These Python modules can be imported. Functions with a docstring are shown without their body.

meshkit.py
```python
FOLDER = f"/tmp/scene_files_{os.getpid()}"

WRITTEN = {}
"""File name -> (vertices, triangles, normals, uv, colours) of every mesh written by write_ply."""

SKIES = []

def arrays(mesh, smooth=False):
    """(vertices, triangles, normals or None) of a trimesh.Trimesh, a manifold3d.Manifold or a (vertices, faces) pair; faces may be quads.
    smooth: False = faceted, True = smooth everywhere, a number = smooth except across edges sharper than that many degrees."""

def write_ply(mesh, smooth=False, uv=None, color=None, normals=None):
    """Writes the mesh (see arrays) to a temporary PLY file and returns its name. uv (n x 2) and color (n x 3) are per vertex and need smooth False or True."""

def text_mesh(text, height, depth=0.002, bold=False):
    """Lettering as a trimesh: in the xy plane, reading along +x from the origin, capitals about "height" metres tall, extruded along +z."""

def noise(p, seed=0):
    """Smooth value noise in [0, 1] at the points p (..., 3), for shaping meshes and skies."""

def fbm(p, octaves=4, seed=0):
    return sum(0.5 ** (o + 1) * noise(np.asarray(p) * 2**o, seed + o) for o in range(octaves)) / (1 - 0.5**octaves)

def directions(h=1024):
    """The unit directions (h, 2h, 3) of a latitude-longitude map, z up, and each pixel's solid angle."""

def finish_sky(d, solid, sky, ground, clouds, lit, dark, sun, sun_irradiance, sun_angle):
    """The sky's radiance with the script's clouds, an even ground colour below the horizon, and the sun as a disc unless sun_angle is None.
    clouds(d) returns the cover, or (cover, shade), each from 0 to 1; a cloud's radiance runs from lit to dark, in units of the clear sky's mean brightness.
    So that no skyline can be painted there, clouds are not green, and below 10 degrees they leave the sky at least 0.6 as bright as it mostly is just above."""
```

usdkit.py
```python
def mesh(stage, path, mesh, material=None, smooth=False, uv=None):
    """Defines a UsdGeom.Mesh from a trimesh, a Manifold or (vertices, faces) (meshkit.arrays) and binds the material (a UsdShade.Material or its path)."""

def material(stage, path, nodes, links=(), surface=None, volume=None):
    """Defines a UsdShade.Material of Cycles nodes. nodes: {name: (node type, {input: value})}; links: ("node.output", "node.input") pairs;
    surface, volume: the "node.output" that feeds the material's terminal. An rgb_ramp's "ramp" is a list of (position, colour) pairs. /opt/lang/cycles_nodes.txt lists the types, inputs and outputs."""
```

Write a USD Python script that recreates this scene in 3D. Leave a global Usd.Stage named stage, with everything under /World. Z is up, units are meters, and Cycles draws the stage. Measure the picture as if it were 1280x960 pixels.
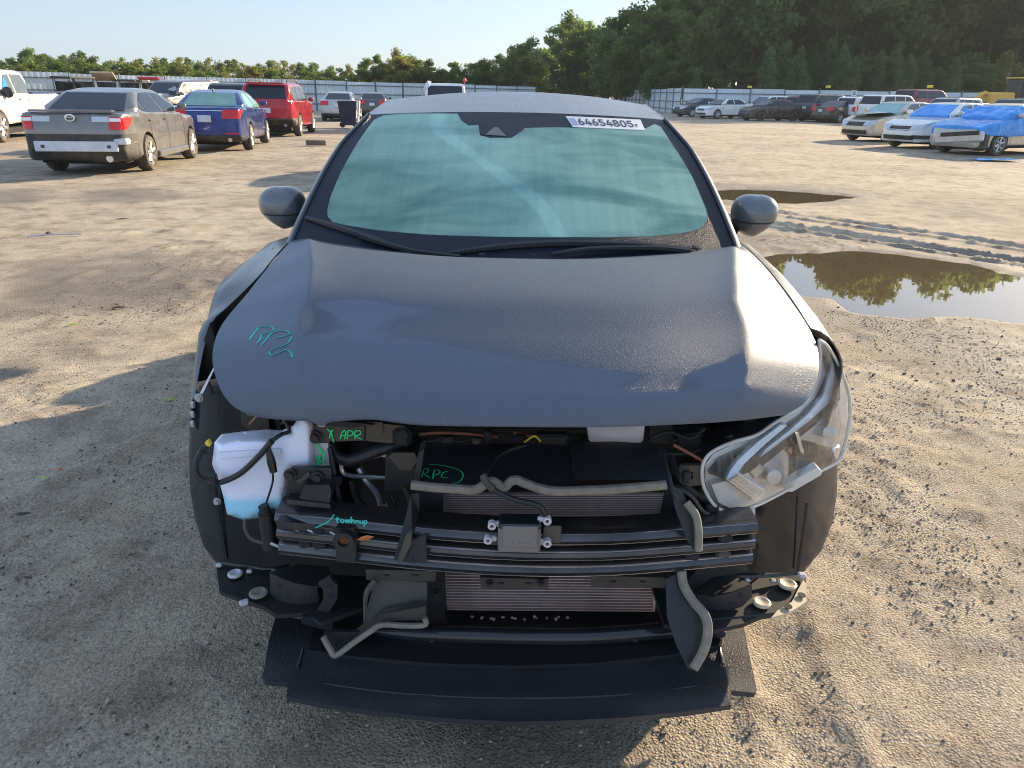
import math, random
import numpy as np, trimesh, manifold3d as m3, shapely, usdkit, meshkit
from shapely.geometry import Polygon, LineString, Point
from pxr import Usd, UsdGeom, UsdLux, UsdShade, Gf, Sdf, Vt

stage = Usd.Stage.CreateInMemory()
UsdGeom.SetStageUpAxis(stage, 'Z'); UsdGeom.SetStageMetersPerUnit(stage, 1.0)
UsdGeom.Xform.Define(stage, '/World'); UsdGeom.Scope.Define(stage, '/World/Looks')
rng = np.random.default_rng(7); random.seed(7)

# ------------------------------------------------------------------ camera, sky, sun, exposure
F, CAM_H, TH, RO, CAM_Y = 897.0, 1.46, math.radians(21.97), math.radians(1.0), -1.2
EXPOSURE = 1.16
SUN_AZ, SUN_EL = math.atan2(0.73, 0.68), math.radians(17.0)
SKY_STRENGTH, SUN_INTENSITY = 0.112, 1.25
cam = UsdGeom.Camera.Define(stage, '/World/camera')
cam.CreateHorizontalApertureAttr(36.0); cam.CreateVerticalApertureAttr(27.0)
cam.CreateFocalLengthAttr(36.0 * F / 1280.0)
cam.CreateClippingRangeAttr(Gf.Vec2f(0.05, 5000)); cam.CreateExposureAttr(EXPOSURE)
fwd = np.array([0, math.cos(TH), -math.sin(TH)]); up0 = np.array([0, math.sin(TH), math.cos(TH)]); rt0 = np.array([1.0, 0, 0])
rt = math.cos(RO) * rt0 + math.sin(RO) * up0
upv = np.cross(rt, fwd)
M = np.eye(4); M[0, :3], M[1, :3], M[2, :3], M[3, :3] = rt, upv, -fwd, [0, CAM_Y, CAM_H]
cam.AddTransformOp().Set(Gf.Matrix4d(*M.ravel().tolist()))

sun_dir = np.array([math.sin(SUN_AZ) * math.cos(SUN_EL), math.cos(SUN_AZ) * math.cos(SUN_EL), math.sin(SUN_EL)])
dome = UsdLux.DomeLight.Define(stage, '/World/sky')
sky_mat = usdkit.material(stage, '/World/Looks/sky_material', {
    's': ('sky_texture', {'sky_type': 'single_scattering', 'sun_disc': False, 'sun_elevation': SUN_EL, 'sun_rotation': SUN_AZ, 'altitude': 50.0, 'air_density': 1.0, 'aerosol_density': 0.7, 'ozone_density': 2.0}),
    'h': ('mix_color', {'fac': 0.66, 'b': (1.85, 2.42, 3.40), 'use_clamp': False}),   # the morning's thin even haze over the clear sky
    'b': ('background_shader', {'strength': SKY_STRENGTH})}, [('s.color', 'h.a'), ('h.result', 'b.color')], surface='b.background')
UsdShade.MaterialBindingAPI.Apply(dome.GetPrim()).Bind(sky_mat)
for k, v in (('label', 'pale hazy early morning sky'), ('category', 'sky'), ('kind', 'structure')):
    dome.GetPrim().SetCustomDataByKey(k, v)
sun = UsdLux.DistantLight.Define(stage, '/World/sun')
sun.CreateIntensityAttr(SUN_INTENSITY); sun.CreateAngleAttr(0.6); sun.CreateNormalizeAttr(True); sun.CreateColorAttr(Gf.Vec3f(1.0, 0.82, 0.58))
zc = sun_dir; xc = np.cross([0, 0, 1.0], zc); xc /= np.linalg.norm(xc); yc = np.cross(zc, xc)
S = np.eye(4); S[0, :3], S[1, :3], S[2, :3] = xc, yc, zc
sun.AddTransformOp().Set(Gf.Matrix4d(*S.ravel().tolist()))

# ------------------------------------------------------------------ helpers
COUNT = {}
def numbered(parent, name):
    k = (str(parent), name); n = COUNT.get(k, 0); COUNT[k] = n + 1
    return f'{parent}/{name}' if n == 0 else f'{parent}/{name}_{n:03d}'
def path_of(p):
    return '/World' if p is None else str((p.GetPrim() if hasattr(p, 'GetPrim') else p).GetPath())
def tag(o, label=None, cat=None, group=None, kind=None):
    p = o.GetPrim()
    for k, v in (('label', label), ('category', cat), ('group', group), ('kind', kind)):
        if v: p.SetCustomDataByKey(k, v)
    return o
def thing(name, label, cat, loc=(0, 0, 0), rotz=0.0, group=None, scale=None):
    x = UsdGeom.Xform.Define(stage, numbered('/World', name))
    x.AddTranslateOp().Set(Gf.Vec3d(*map(float, loc)))
    if rotz: x.AddRotateZOp().Set(math.degrees(rotz))
    if scale is not None: x.AddScaleOp().Set(Gf.Vec3f(*map(float, scale)))
    return tag(x, label, cat, group)
def obj(name, mesh, mat, parent=None, smooth=35, label=None, kind=None):
    if hasattr(mesh, 'to_mesh'):
        mm = mesh.to_mesh(); mesh = trimesh.Trimesh(np.asarray(mm.vert_properties)[:, :3], np.asarray(mm.tri_verts), process=False)
    if isinstance(mesh, list): mesh = trimesh.util.concatenate(mesh)
    if len(mesh.faces) == 0: return None
    o = usdkit.mesh(stage, numbered(path_of(parent), name), mesh, MAT[mat] if isinstance(mat, str) else mat, smooth=smooth)
    return tag(o, label=label, kind=kind)
def dup(src, loc, rotz=0.0, label=None, cat=None, group=None, scale=None, name=None):
    was = src.GetPrim().GetCustomData()
    base = name or src.GetPrim().GetName().split('_0')[0]
    x = UsdGeom.Xform.Define(stage, numbered('/World', base))
    x.GetPrim().GetReferences().AddInternalReference(src.GetPrim().GetPath())
    x.ClearXformOpOrder()
    x.AddTranslateOp().Set(Gf.Vec3d(*map(float, loc))); x.GetPrim()
    ops = [x.GetTranslateOp()]
    r = x.GetRotateZOp() or x.AddRotateZOp(); r.Set(math.degrees(rotz)); ops.append(r)
    if scale is not None:
        s = x.GetScaleOp() or x.AddScaleOp(); s.Set(Gf.Vec3f(*map(float, scale))); ops.append(s)
    x.SetXformOpOrder(ops)
    tag(x, label or was.get('label'), cat or was.get('category'), group or was.get('group'))
    x.GetPrim().SetInstanceable(True)
    return x

def ray(px, py):
    u, v = px - 640.0, py - 480.0
    c, s = math.cos(RO), math.sin(RO)
    u, v = c * u + s * v, -s * u + c * v
    a, b = u / F, -v / F
    return np.array([a, math.cos(TH) + b * math.sin(TH), -math.sin(TH) + b * math.cos(TH)])
EYE = np.array([0, CAM_Y, CAM_H])
def at(px, py, y=None, z=None, x=None):
    """The point of the place that the photograph shows at pixel (px, py), given one of its real coordinates."""
    r = ray(px, py)
    t = (y - EYE[1]) / r[1] if y is not None else ((z - EYE[2]) / r[2] if z is not None else (x - EYE[0]) / r[0])
    return EYE + r * t
def hit(pts, mesh, lift=0.002):
    """Points where the pixels' sight lines meet a mesh, lifted a little off its surface."""
    tri = np.asarray(mesh.triangles, float); a, e1, e2 = tri[:, 0], tri[:, 1] - tri[:, 0], tri[:, 2] - tri[:, 0]
    out = []
    for px, py in pts:
        d = ray(px, py); d = d / np.linalg.norm(d)
        h = np.cross(d, e2); det = (e1 * h).sum(1); ok = np.abs(det) > 1e-12; inv = np.where(ok, 1 / np.where(ok, det, 1), 0)
        s = EYE - a; u = (s * h).sum(1) * inv; q = np.cross(s, e1); v = (q @ d) * inv; t = (e2 * q).sum(1) * inv
        good = ok & (u >= -1e-6) & (v >= -1e-6) & (u + v <= 1 + 1e-6) & (t > 1e-4)
        if good.any(): out.append(EYE + d * (t[good].min() - lift))
    return np.array(out)
def sub(pts, n):
    """Catmull-Rom through the points."""
    p = np.asarray(pts, float)
    if len(p) < 3: return np.array([p[0] + (p[-1] - p[0]) * t for t in np.linspace(0, 1, n)])
    q = np.vstack([2 * p[0] - p[1], p, 2 * p[-1] - p[-2]]); out = []
    for t in np.linspace(0, len(p) - 1, n):
        i = min(int(t), len(p) - 2); f = t - i; a, b, c, d = q[i:i + 4]
        out.append(0.5 * (2 * b + (c - a) * f + (2 * a - 5 * b + 4 * c - d) * f * f + (3 * b - a - 3 * c + d) * f ** 3))
    return np.array(out)
def tube(path, r, sides=8, n=None, flat=1.0, nrm=None):
    p = np.asarray(path, float)
    if n: p = sub(p, n)
    r = np.broadcast_to(np.asarray(r, float), (len(p),)) if np.ndim(r) == 0 else np.interp(np.linspace(0, 1, len(p)), np.linspace(0, 1, len(r)), r)
    t = np.gradient(p, axis=0); t /= np.linalg.norm(t, axis=1, keepdims=True) + 1e-12
    ref = np.array([0, 0, 1.0]) if abs(t[0][2]) < 0.9 else np.array([1.0, 0, 0])
    if nrm is not None: ref = np.asarray(nrm, float)
    a = []
    prev = ref
    for k in range(len(p)):
        v = prev - t[k] * (prev @ t[k]); v /= np.linalg.norm(v) + 1e-12; a.append(v); prev = v if nrm is None else ref
    a = np.array(a); b = np.cross(t, a); an = np.arange(sides) * 2 * np.pi / sides
    v = p[:, None] + r[:, None, None] * (flat * np.cos(an)[None, :, None] * a[:, None] + np.sin(an)[None, :, None] * b[:, None])
    n_ = len(p); V = v.reshape(-1, 3); fc = []
    for i in range(n_ - 1):
        for j in range(sides):
            j2 = (j + 1) % sides; fc += [[i * sides + j, i * sides + j2, (i + 1) * sides + j2], [i * sides + j, (i + 1) * sides + j2, (i + 1) * sides + j]]
    V = np.vstack([V, p[0], p[-1]]); c0, c1 = len(V) - 2, len(V) - 1
    for j in range(sides):
        j2 = (j + 1) % sides; fc += [[c0, j2, j], [c1, (n_ - 1) * sides + j, (n_ - 1) * sides + j2]]
    return trimesh.Trimesh(V, np.array(fc), process=False)
def box(c, s, rot=None):
    m = trimesh.creation.box(s)
    if rot is not None: m.apply_transform(rot)
    m.apply_translation(c); return m
def rbox(c, s, r=0.01, rot=None):
    """A box with bevelled edges."""
    s = np.asarray(s, float) / 2; r = min(r, s.min() * 0.9); v = []
    for i in (-1, 1):
        for j in (-1, 1):
            for k in (-1, 1):
                q = s * [i, j, k]; d = np.array([i, j, k]) * r
                for ax in range(3):
                    w = q - d; w[ax] = q[ax]; v.append(w)
    m = trimesh.convex.convex_hull(np.array(v))
    if rot is not None: m.apply_transform(rot)
    m.apply_translation(c); return m
def rotm(ang, ax): return trimesh.transformations.rotation_matrix(ang, ax)
def cyl(a, b, r, sides=16):
    return tube([a, b], r, sides)
def grid(P, flip=False, thick=0.0):
    """A surface through an n x m x 3 array of points, closed to a shell when thick."""
    P = np.asarray(P, float); n, m = P.shape[:2]
    i, j = np.meshgrid(np.arange(n - 1), np.arange(m - 1), indexing='ij')
    a = i * m + j; q = np.stack([a, a + 1, a + m + 1, a + m], -1).reshape(-1, 4)
    f = np.vstack([q[:, [0, 1, 2]], q[:, [0, 2, 3]]])
    if flip: f = f[:, ::-1]
    s = trimesh.Trimesh(P.reshape(-1, 3), f, process=False)
    if not thick: return s
    N = s.vertex_normals; V2 = s.vertices - N * thick
    edge = np.r_[np.arange(m), np.arange(1, n) * m + m - 1, (n - 1) * m + np.arange(m - 2, -1, -1), np.arange(n - 2, 0, -1) * m]
    k = len(s.vertices); e2 = np.roll(edge, -1)
    w = np.vstack([np.c_[edge, e2 + k, e2], np.c_[edge, edge + k, e2 + k]])
    if flip: w = w[:, ::-1]
    return trimesh.Trimesh(np.vstack([s.vertices, V2]), np.vstack([f, f[:, ::-1] + k, w[:, ::-1]]), process=False)
def cross2(a): d, e = a[:, 1] - a[:, 0], a[:, 2] - a[:, 0]; return d[:, 0] * e[:, 1] - d[:, 1] * e[:, 0]
def tri2d(poly, dense=None):
    """Triangulates a shapely polygon; dense adds points along edges and inside every so many units."""
    if dense:
        poly = poly.segmentize(dense)
        x0, y0, x1, y1 = poly.bounds; inner = poly.buffer(-dense * 0.4)
        gx, gy = np.meshgrid(np.arange(x0 + dense / 2, x1, dense), np.arange(y0 + dense / 2, y1, dense))
        pts = [p for p in np.c_[gx.ravel(), gy.ravel()] if inner.contains(Point(p))]
        rings = [np.array(poly.exterior.coords)[:-1]] + [np.array(r.coords)[:-1] for r in poly.interiors]
        allp = np.vstack(rings + ([np.array(pts)] if pts else []))
        from scipy.spatial import Delaunay
        d = Delaunay(allp); c = allp[d.simplices].mean(1)
        keep = [poly.contains(Point(q)) for q in c]
        f = d.simplices[np.array(keep)]
        a = allp[f]; ar = cross2(a); f = f[np.abs(ar) > 1e-9]; ar = ar[np.abs(ar) > 1e-9]
        f[ar < 0] = f[ar < 0][:, ::-1]
        return allp, f
    v, f = trimesh.creation.triangulate_polygon(poly, engine='earcut')
    v, f = np.asarray(v), np.asarray(f)
    a = v[f]; ar = cross2(a); f = f.copy(); f[ar < 0] = f[ar < 0][:, ::-1]
    return v, f
def slab(V, f, back):
    """Closes the front face (V, f) with a back face V + back."""
    V = np.asarray(V, float); k = len(V); back = np.broadcast_to(np.asarray(back, float), V.shape)
    e = np.vstack([f[:, [0, 1]], f[:, [1, 2]], f[:, [2, 0]]]); key = {tuple(x) for x in e}
    b = np.array([x for x in e if (x[1], x[0]) not in key])
    w = np.vstack([np.c_[b[:, 1], b[:, 0], b[:, 0] + k], np.c_[b[:, 1], b[:, 0] + k, b[:, 1] + k]])
    m = trimesh.Trimesh(np.vstack([V, V + back]), np.vstack([f, f[:, ::-1] + k, w]), process=False)
    m.fix_normals() if len(m.faces) < 4000 else None
    return m
def plate(px, y=None, z=None, x=None, thick=0.01, back=(0, 1, 0), dense=None, holes=()):
    """A plate of real thickness whose outline is given by pixels at known depth (y, z or x: a number or a function of the pixel)."""
    poly = Polygon(px, holes)
    if not poly.is_valid: poly = poly.buffer(0)
    if poly.geom_type != 'Polygon': poly = max(poly.geoms, key=lambda g: g.area)
    v, f = tri2d(poly, dense)
    val = lambda a, p: a(*p) if callable(a) else a
    if y is not None: V = [at(*p, y=val(y, p)) for p in v]
    elif z is not None: V = [at(*p, z=val(z, p)) for p in v]
    else: V = [at(*p, x=val(x, p)) for p in v]
    return slab(np.array(V), f[:, ::-1], np.asarray(back, float) * thick)
def ptube(px, r, y=None, z=None, n=None, sides=8, **k):
    """A tube along pixels with depths; px items are (x, y) or (x, y, depth)."""
    P = [at(p[0], p[1], y=p[2] if len(p) > 2 else y) if z is None else at(p[0], p[1], z=z) for p in px]
    return tube(P, r, sides=sides, n=n or max(2, 4 * len(P)), **k)
def lathe(profile, n=24):
    """profile: (radius, z) pairs, revolved about z."""
    return trimesh.creation.revolve(np.array(profile, float), sections=n)
# ------------------------------------------------------------------ materials
MAT = {}
def mat(name, nodes, links=(), surface='p.BSDF', volume=None):
    MAT[name] = usdkit.material(stage, '/World/Looks/' + name, nodes, links, surface, volume); return MAT[name]
def simple(name, col, rough=0.5, metal=0.0, coat=0.0, var=0.12, vscale=6.0, bump=0.0, bscale=200.0, spec=0.5, dirt=0.0, dirtcol=(0.30, 0.23, 0.15)):
    """A surface with uneven tone and gloss; dirt adds dried mud in patches."""
    lo = tuple(c * (1 - var) for c in col); hi = tuple(min(1, c * (1 + var)) for c in col)
    nodes = {'g': ('texture_coordinate', {}), 'n': ('noise_texture', {'scale': vscale, 'detail': 5.0, 'roughness': 0.6}),
             'r': ('rgb_ramp', {'ramp': [(0.3, lo), (0.7, hi)]}),
             'q': ('map_range', {'from_min': 0.3, 'from_max': 0.7, 'to_min': max(0.02, rough * 0.8), 'to_max': min(1, rough * 1.2)}),
             'p': ('principled_bsdf', {'metallic': metal, 'specular_ior_level': spec, 'coat_weight': coat, 'coat_roughness': 0.06})}
    links = [('g.object', 'n.vector'), ('n.fac', 'r.fac'), ('n.fac', 'q.value'), ('q.result', 'p.roughness')]
    if dirt:
        nodes['d'] = ('noise_texture', {'scale': 3.1, 'detail': 8.0, 'roughness': 0.7})
        nodes['dr'] = ('rgb_ramp', {'ramp': [(0.42, (0, 0, 0)), (0.75, (dirt,) * 3)]})
        nodes['mx'] = ('mix_color', {'b': dirtcol})
        links += [('g.object', 'd.vector'), ('d.fac', 'dr.fac'), ('dr.color', 'mx.fac'), ('r.color', 'mx.a'), ('mx.result', 'p.base_color')]
        nodes['fr'] = ('rgb_to_bw', {}); links += [('dr.color', 'fr.color')]
        links.remove(('dr.color', 'mx.fac')); links.append(('fr.val', 'mx.fac'))
    else:
        links += [('r.color', 'p.base_color')]
    if bump:
        nodes['bn'] = ('noise_texture', {'scale': bscale, 'detail': 3.0}); nodes['b'] = ('bump', {'strength': bump, 'distance': 0.002})
        links += [('g.object', 'bn.vector'), ('bn.fac', 'b.height'), ('b.normal', 'p.normal')]
    return mat(name, nodes, links)

def dewy(name, col, metal, rough, drops=0.6, coat=0.6, scale=290.0, haze=0.2, spec=0.5):
    """Paint under morning dew: a film that dulls the gloss, with beads of water of two sizes standing on it, thicker in patches."""
    mat(name, {
        'g': ('texture_coordinate', {}),
        'patch': ('noise_texture', {'scale': 5.0, 'detail': 3.0}), 'pr': ('rgb_ramp', {'ramp': [(0.35, (0, 0, 0)), (0.62, (1, 1, 1))]}),
        'wn': ('noise_texture', {'scale': 30.0, 'detail': 2.0}),
        'v1': ('voronoi_texture', {'scale': scale, 'randomness': 1.0}), 'r1': ('rgb_ramp', {'ramp': [(0.0, (1, 1, 1)), (0.30, (0.75, 0.75, 0.75)), (0.42, (0, 0, 0))]}),
        'v2': ('voronoi_texture', {'scale': scale * 0.42, 'randomness': 1.0}), 'r2': ('rgb_ramp', {'ramp': [(0.0, (1, 1, 1)), (0.18, (0.7, 0.7, 0.7)), (0.26, (0, 0, 0))]}),
        'bw1': ('rgb_to_bw', {}), 'bw2': ('rgb_to_bw', {}), 'bwp': ('rgb_to_bw', {}),
        'm2': ('math', {'math_type': 'multiply'}), 'h2': ('math', {'math_type': 'multiply', 'value2': 1.8}), 'h': ('math', {'math_type': 'add'}),
        'b': ('bump', {'strength': drops, 'distance': 0.0011}),
        'fl': ('noise_texture', {'scale': 900.0, 'detail': 1.0}), 'fr': ('rgb_ramp', {'ramp': [(0.3, tuple(c * 0.8 for c in col)), (0.7, tuple(c * 1.25 for c in col))]}),
        'rg': ('map_range', {'from_min': 0.0, 'from_max': 1.0, 'to_min': rough + haze * 0.5, 'to_max': rough}),
        'p': ('principled_bsdf', {'metallic': metal, 'coat_weight': coat, 'coat_roughness': 0.12, 'specular_ior_level': spec})},
        [('g.object', 'patch.vector'), ('patch.fac', 'pr.fac'), ('pr.color', 'bwp.color'), ('g.object', 'v1.vector'), ('g.object', 'v2.vector'), ('v1.distance', 'r1.fac'), ('v2.distance', 'r2.fac'),
         ('r1.color', 'bw1.color'), ('r2.color', 'bw2.color'), ('bw2.val', 'm2.value1'), ('bwp.val', 'm2.value2'), ('m2.value', 'h2.value1'), ('bw1.val', 'h.value1'), ('h2.value', 'h.value2'),
         ('h.value', 'b.height'), ('b.normal', 'p.normal'), ('b.normal', 'p.coat_normal'), ('g.object', 'fl.vector'), ('fl.fac', 'fr.fac'), ('fr.color', 'p.base_color'), ('bwp.val', 'rg.value'), ('rg.result', 'p.roughness')])

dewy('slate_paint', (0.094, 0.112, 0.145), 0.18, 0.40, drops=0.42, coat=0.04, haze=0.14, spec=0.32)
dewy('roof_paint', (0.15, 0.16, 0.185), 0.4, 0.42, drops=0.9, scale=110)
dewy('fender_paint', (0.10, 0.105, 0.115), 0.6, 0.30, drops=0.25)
dewy('frit_black', (0.010, 0.012, 0.020), 0.0, 0.26, drops=0.6, coat=0.0, scale=260, spec=0.16)
dewy('wet_plastic', (0.014, 0.016, 0.021), 0.0, 0.42, drops=0.7, coat=0.1, scale=260)
simple('mirror_paint', (0.13, 0.14, 0.155), 0.28, 0.5, 0.8)
simple('black_plastic', (0.012, 0.012, 0.014), 0.38, bump=0.25, bscale=120)
simple('bay_black', (0.010, 0.010, 0.011), 0.6, dirt=0.12, dirtcol=(0.09, 0.08, 0.07))
simple('gloss_black', (0.010, 0.011, 0.014), 0.16, coat=0.3, dirt=0.06, dirtcol=(0.10, 0.09, 0.08))
simple('edge_highlight', (0.42, 0.42, 0.45), 0.2, 0.9, var=0.3, vscale=9, dirt=0.25, dirtcol=(0.10, 0.08, 0.06))  # pale tone that puts the beam ridges' edge highlights into colour
simple('rail_grey', (0.060, 0.054, 0.048), 0.5, 0.2, dirt=0.2)
simple('beam_metal', (0.085, 0.083, 0.088), 0.22, 0.85, var=0.25, dirt=0.10, dirtcol=(0.20, 0.16, 0.12))
simple('bracket_metal', (0.035, 0.036, 0.040), 0.42, 0.5, dirt=0.25, dirtcol=(0.14, 0.12, 0.10))
simple('aluminium', (0.62, 0.61, 0.62), 0.3, 0.9)
simple('steel_bolt', (0.55, 0.55, 0.57), 0.35, 0.8)
simple('rust', (0.20, 0.075, 0.03), 0.85, vscale=60, var=0.5)
simple('copper_wire', (0.45, 0.16, 0.09), 0.45)
simple('foam', (0.21, 0.185, 0.15), 0.95, var=0.25, vscale=40, bump=0.6, bscale=350)
simple('fin_metal', (0.62, 0.47, 0.43), 0.45, 0.2, var=0.2)
simple('core_dark', (0.05, 0.032, 0.032), 0.7)
simple('sensor_grey', (0.16, 0.15, 0.145), 0.45, bump=0.2, bscale=400)
simple('clip_white', (0.52, 0.49, 0.52), 0.4)
simple('green_marker', (0.02, 0.75, 0.25), 0.5, var=0.05)
simple('teal_marker', (0.02, 0.62, 0.50), 0.5, var=0.05)
simple('yellow_clip', (0.75, 0.60, 0.05), 0.5)
simple('leaf_orange', (0.55, 0.17, 0.05), 0.6)
simple('leaf_lime', (0.45, 0.65, 0.08), 0.6)
simple('rubber', (0.018, 0.018, 0.019), 0.75, bump=0.4, bscale=90, dirt=0.55)
simple('dry_rubber', (0.03, 0.028, 0.026), 0.85, bump=0.4, bscale=90, dirt=0.8)
simple('alloy', (0.55, 0.54, 0.52), 0.32, 0.75, dirt=0.35)
simple('steel_dark', (0.05, 0.05, 0.05), 0.5, 0.5)
simple('chrome', (0.75, 0.76, 0.78), 0.12, 0.95)
simple('lamp_housing', (0.66, 0.64, 0.60), 0.4, dirt=0.15)
simple('lamp_blue', (0.52, 0.70, 0.92), 0.2, 0.0, 0.5)
simple('lamp_inner', (0.55, 0.54, 0.53), 0.2, 0.7)
simple('lamp_white', (0.85, 0.83, 0.78), 0.3)
simple('sticker_white', (0.82, 0.81, 0.82), 0.5, var=0.05)
simple('ink', (0.03, 0.03, 0.05), 0.6)
simple('print_blue', (0.42, 0.46, 0.66), 0.6)
simple('seat_fabric', (0.05, 0.055, 0.06), 0.9, bump=0.3)
simple('tan_plastic', (0.55, 0.45, 0.32), 0.5)
simple('bin_navy', (0.008, 0.010, 0.030), 0.45, dirt=0.1)
simple('bin_pale', (0.55, 0.60, 0.72), 0.5)
simple('bark', (0.085, 0.06, 0.045), 0.95, var=0.4, vscale=3)
simple('bark_pale', (0.20, 0.17, 0.14), 0.95, var=0.4, vscale=3)
simple('machine_yellow', (0.62, 0.36, 0.05), 0.45, dirt=0.4)
simple('machine_dark', (0.03, 0.03, 0.03), 0.6, dirt=0.3)
simple('canopy_tan', (0.50, 0.42, 0.31), 0.7)
simple('canopy_pale', (0.62, 0.56, 0.46), 0.7)
simple('red_plastic', (0.62, 0.05, 0.08), 0.45)
simple('wood_grey', (0.20, 0.15, 0.11), 0.9, var=0.3, vscale=20)
simple('fence_post', (0.13, 0.15, 0.18), 0.6, 0.4)
simple('stone_grey', (0.32, 0.265, 0.21), 0.9, var=0.35, vscale=9)
simple('stone_dark', (0.10, 0.085, 0.075), 0.85, var=0.35, vscale=9)
simple('stone_pale', (0.45, 0.375, 0.28), 0.9, var=0.25, vscale=9)
for nm, c, me, ro, di in (('paint_grey', (0.20, 0.187, 0.18), 0.5, 0.27, 0.08), ('paint_blue', (0.012, 0.035, 0.17), 0.3, 0.2, 0.08), ('paint_red', (0.40, 0.012, 0.022), 0.2, 0.22, 0.1),
                      ('paint_white', (0.74, 0.74, 0.72), 0.0, 0.25, 0.15), ('paint_cream', (0.72, 0.67, 0.57), 0.0, 0.3, 0.2), ('paint_silver', (0.45, 0.46, 0.47), 0.6, 0.3, 0.15),
                      ('paint_black', (0.018, 0.018, 0.021), 0.2, 0.28, 0.45), ('paint_dark', (0.05, 0.055, 0.065), 0.4, 0.3, 0.3), ('paint_champagne', (0.50, 0.46, 0.38), 0.5, 0.3, 0.2), ('paint_maroon', (0.16, 0.02, 0.03), 0.3, 0.3, 0.15)):
    simple(nm, c, ro, me, 0.6, dirt=di, var=0.05)
simple('trim_black', (0.014, 0.014, 0.015), 0.55, dirt=0.3)
simple('tinted_glass', (0.012, 0.016, 0.024), 0.06, var=0.02)
simple('teal_glass', (0.20, 0.36, 0.34), 0.15, var=0.15, vscale=3)
simple('grey_glass', (0.10, 0.12, 0.13), 0.08, var=0.1)
simple('tail_red', (0.55, 0.012, 0.02), 0.15, coat=0.5)
simple('head_lamp', (0.50, 0.52, 0.54), 0.12, 0.4, 0.6)
simple('bumper_foam', (0.55, 0.58, 0.64), 0.6, dirt=0.15)
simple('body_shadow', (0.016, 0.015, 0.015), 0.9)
simple('seam', (0.02, 0.02, 0.02), 0.8)

# a sheet of glass has the same gloss seen from inside and outside: the index is inverted on its back face
def BF(ior): return {'bg': ('geometry', {}), 'bi': ('math', {'math_type': 'multiply_add', 'value2': 1 / ior - ior, 'value3': ior})}
BFL = [('bg.backfacing', 'bi.value1'), ('bi.value', 'f.IOR')]
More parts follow.
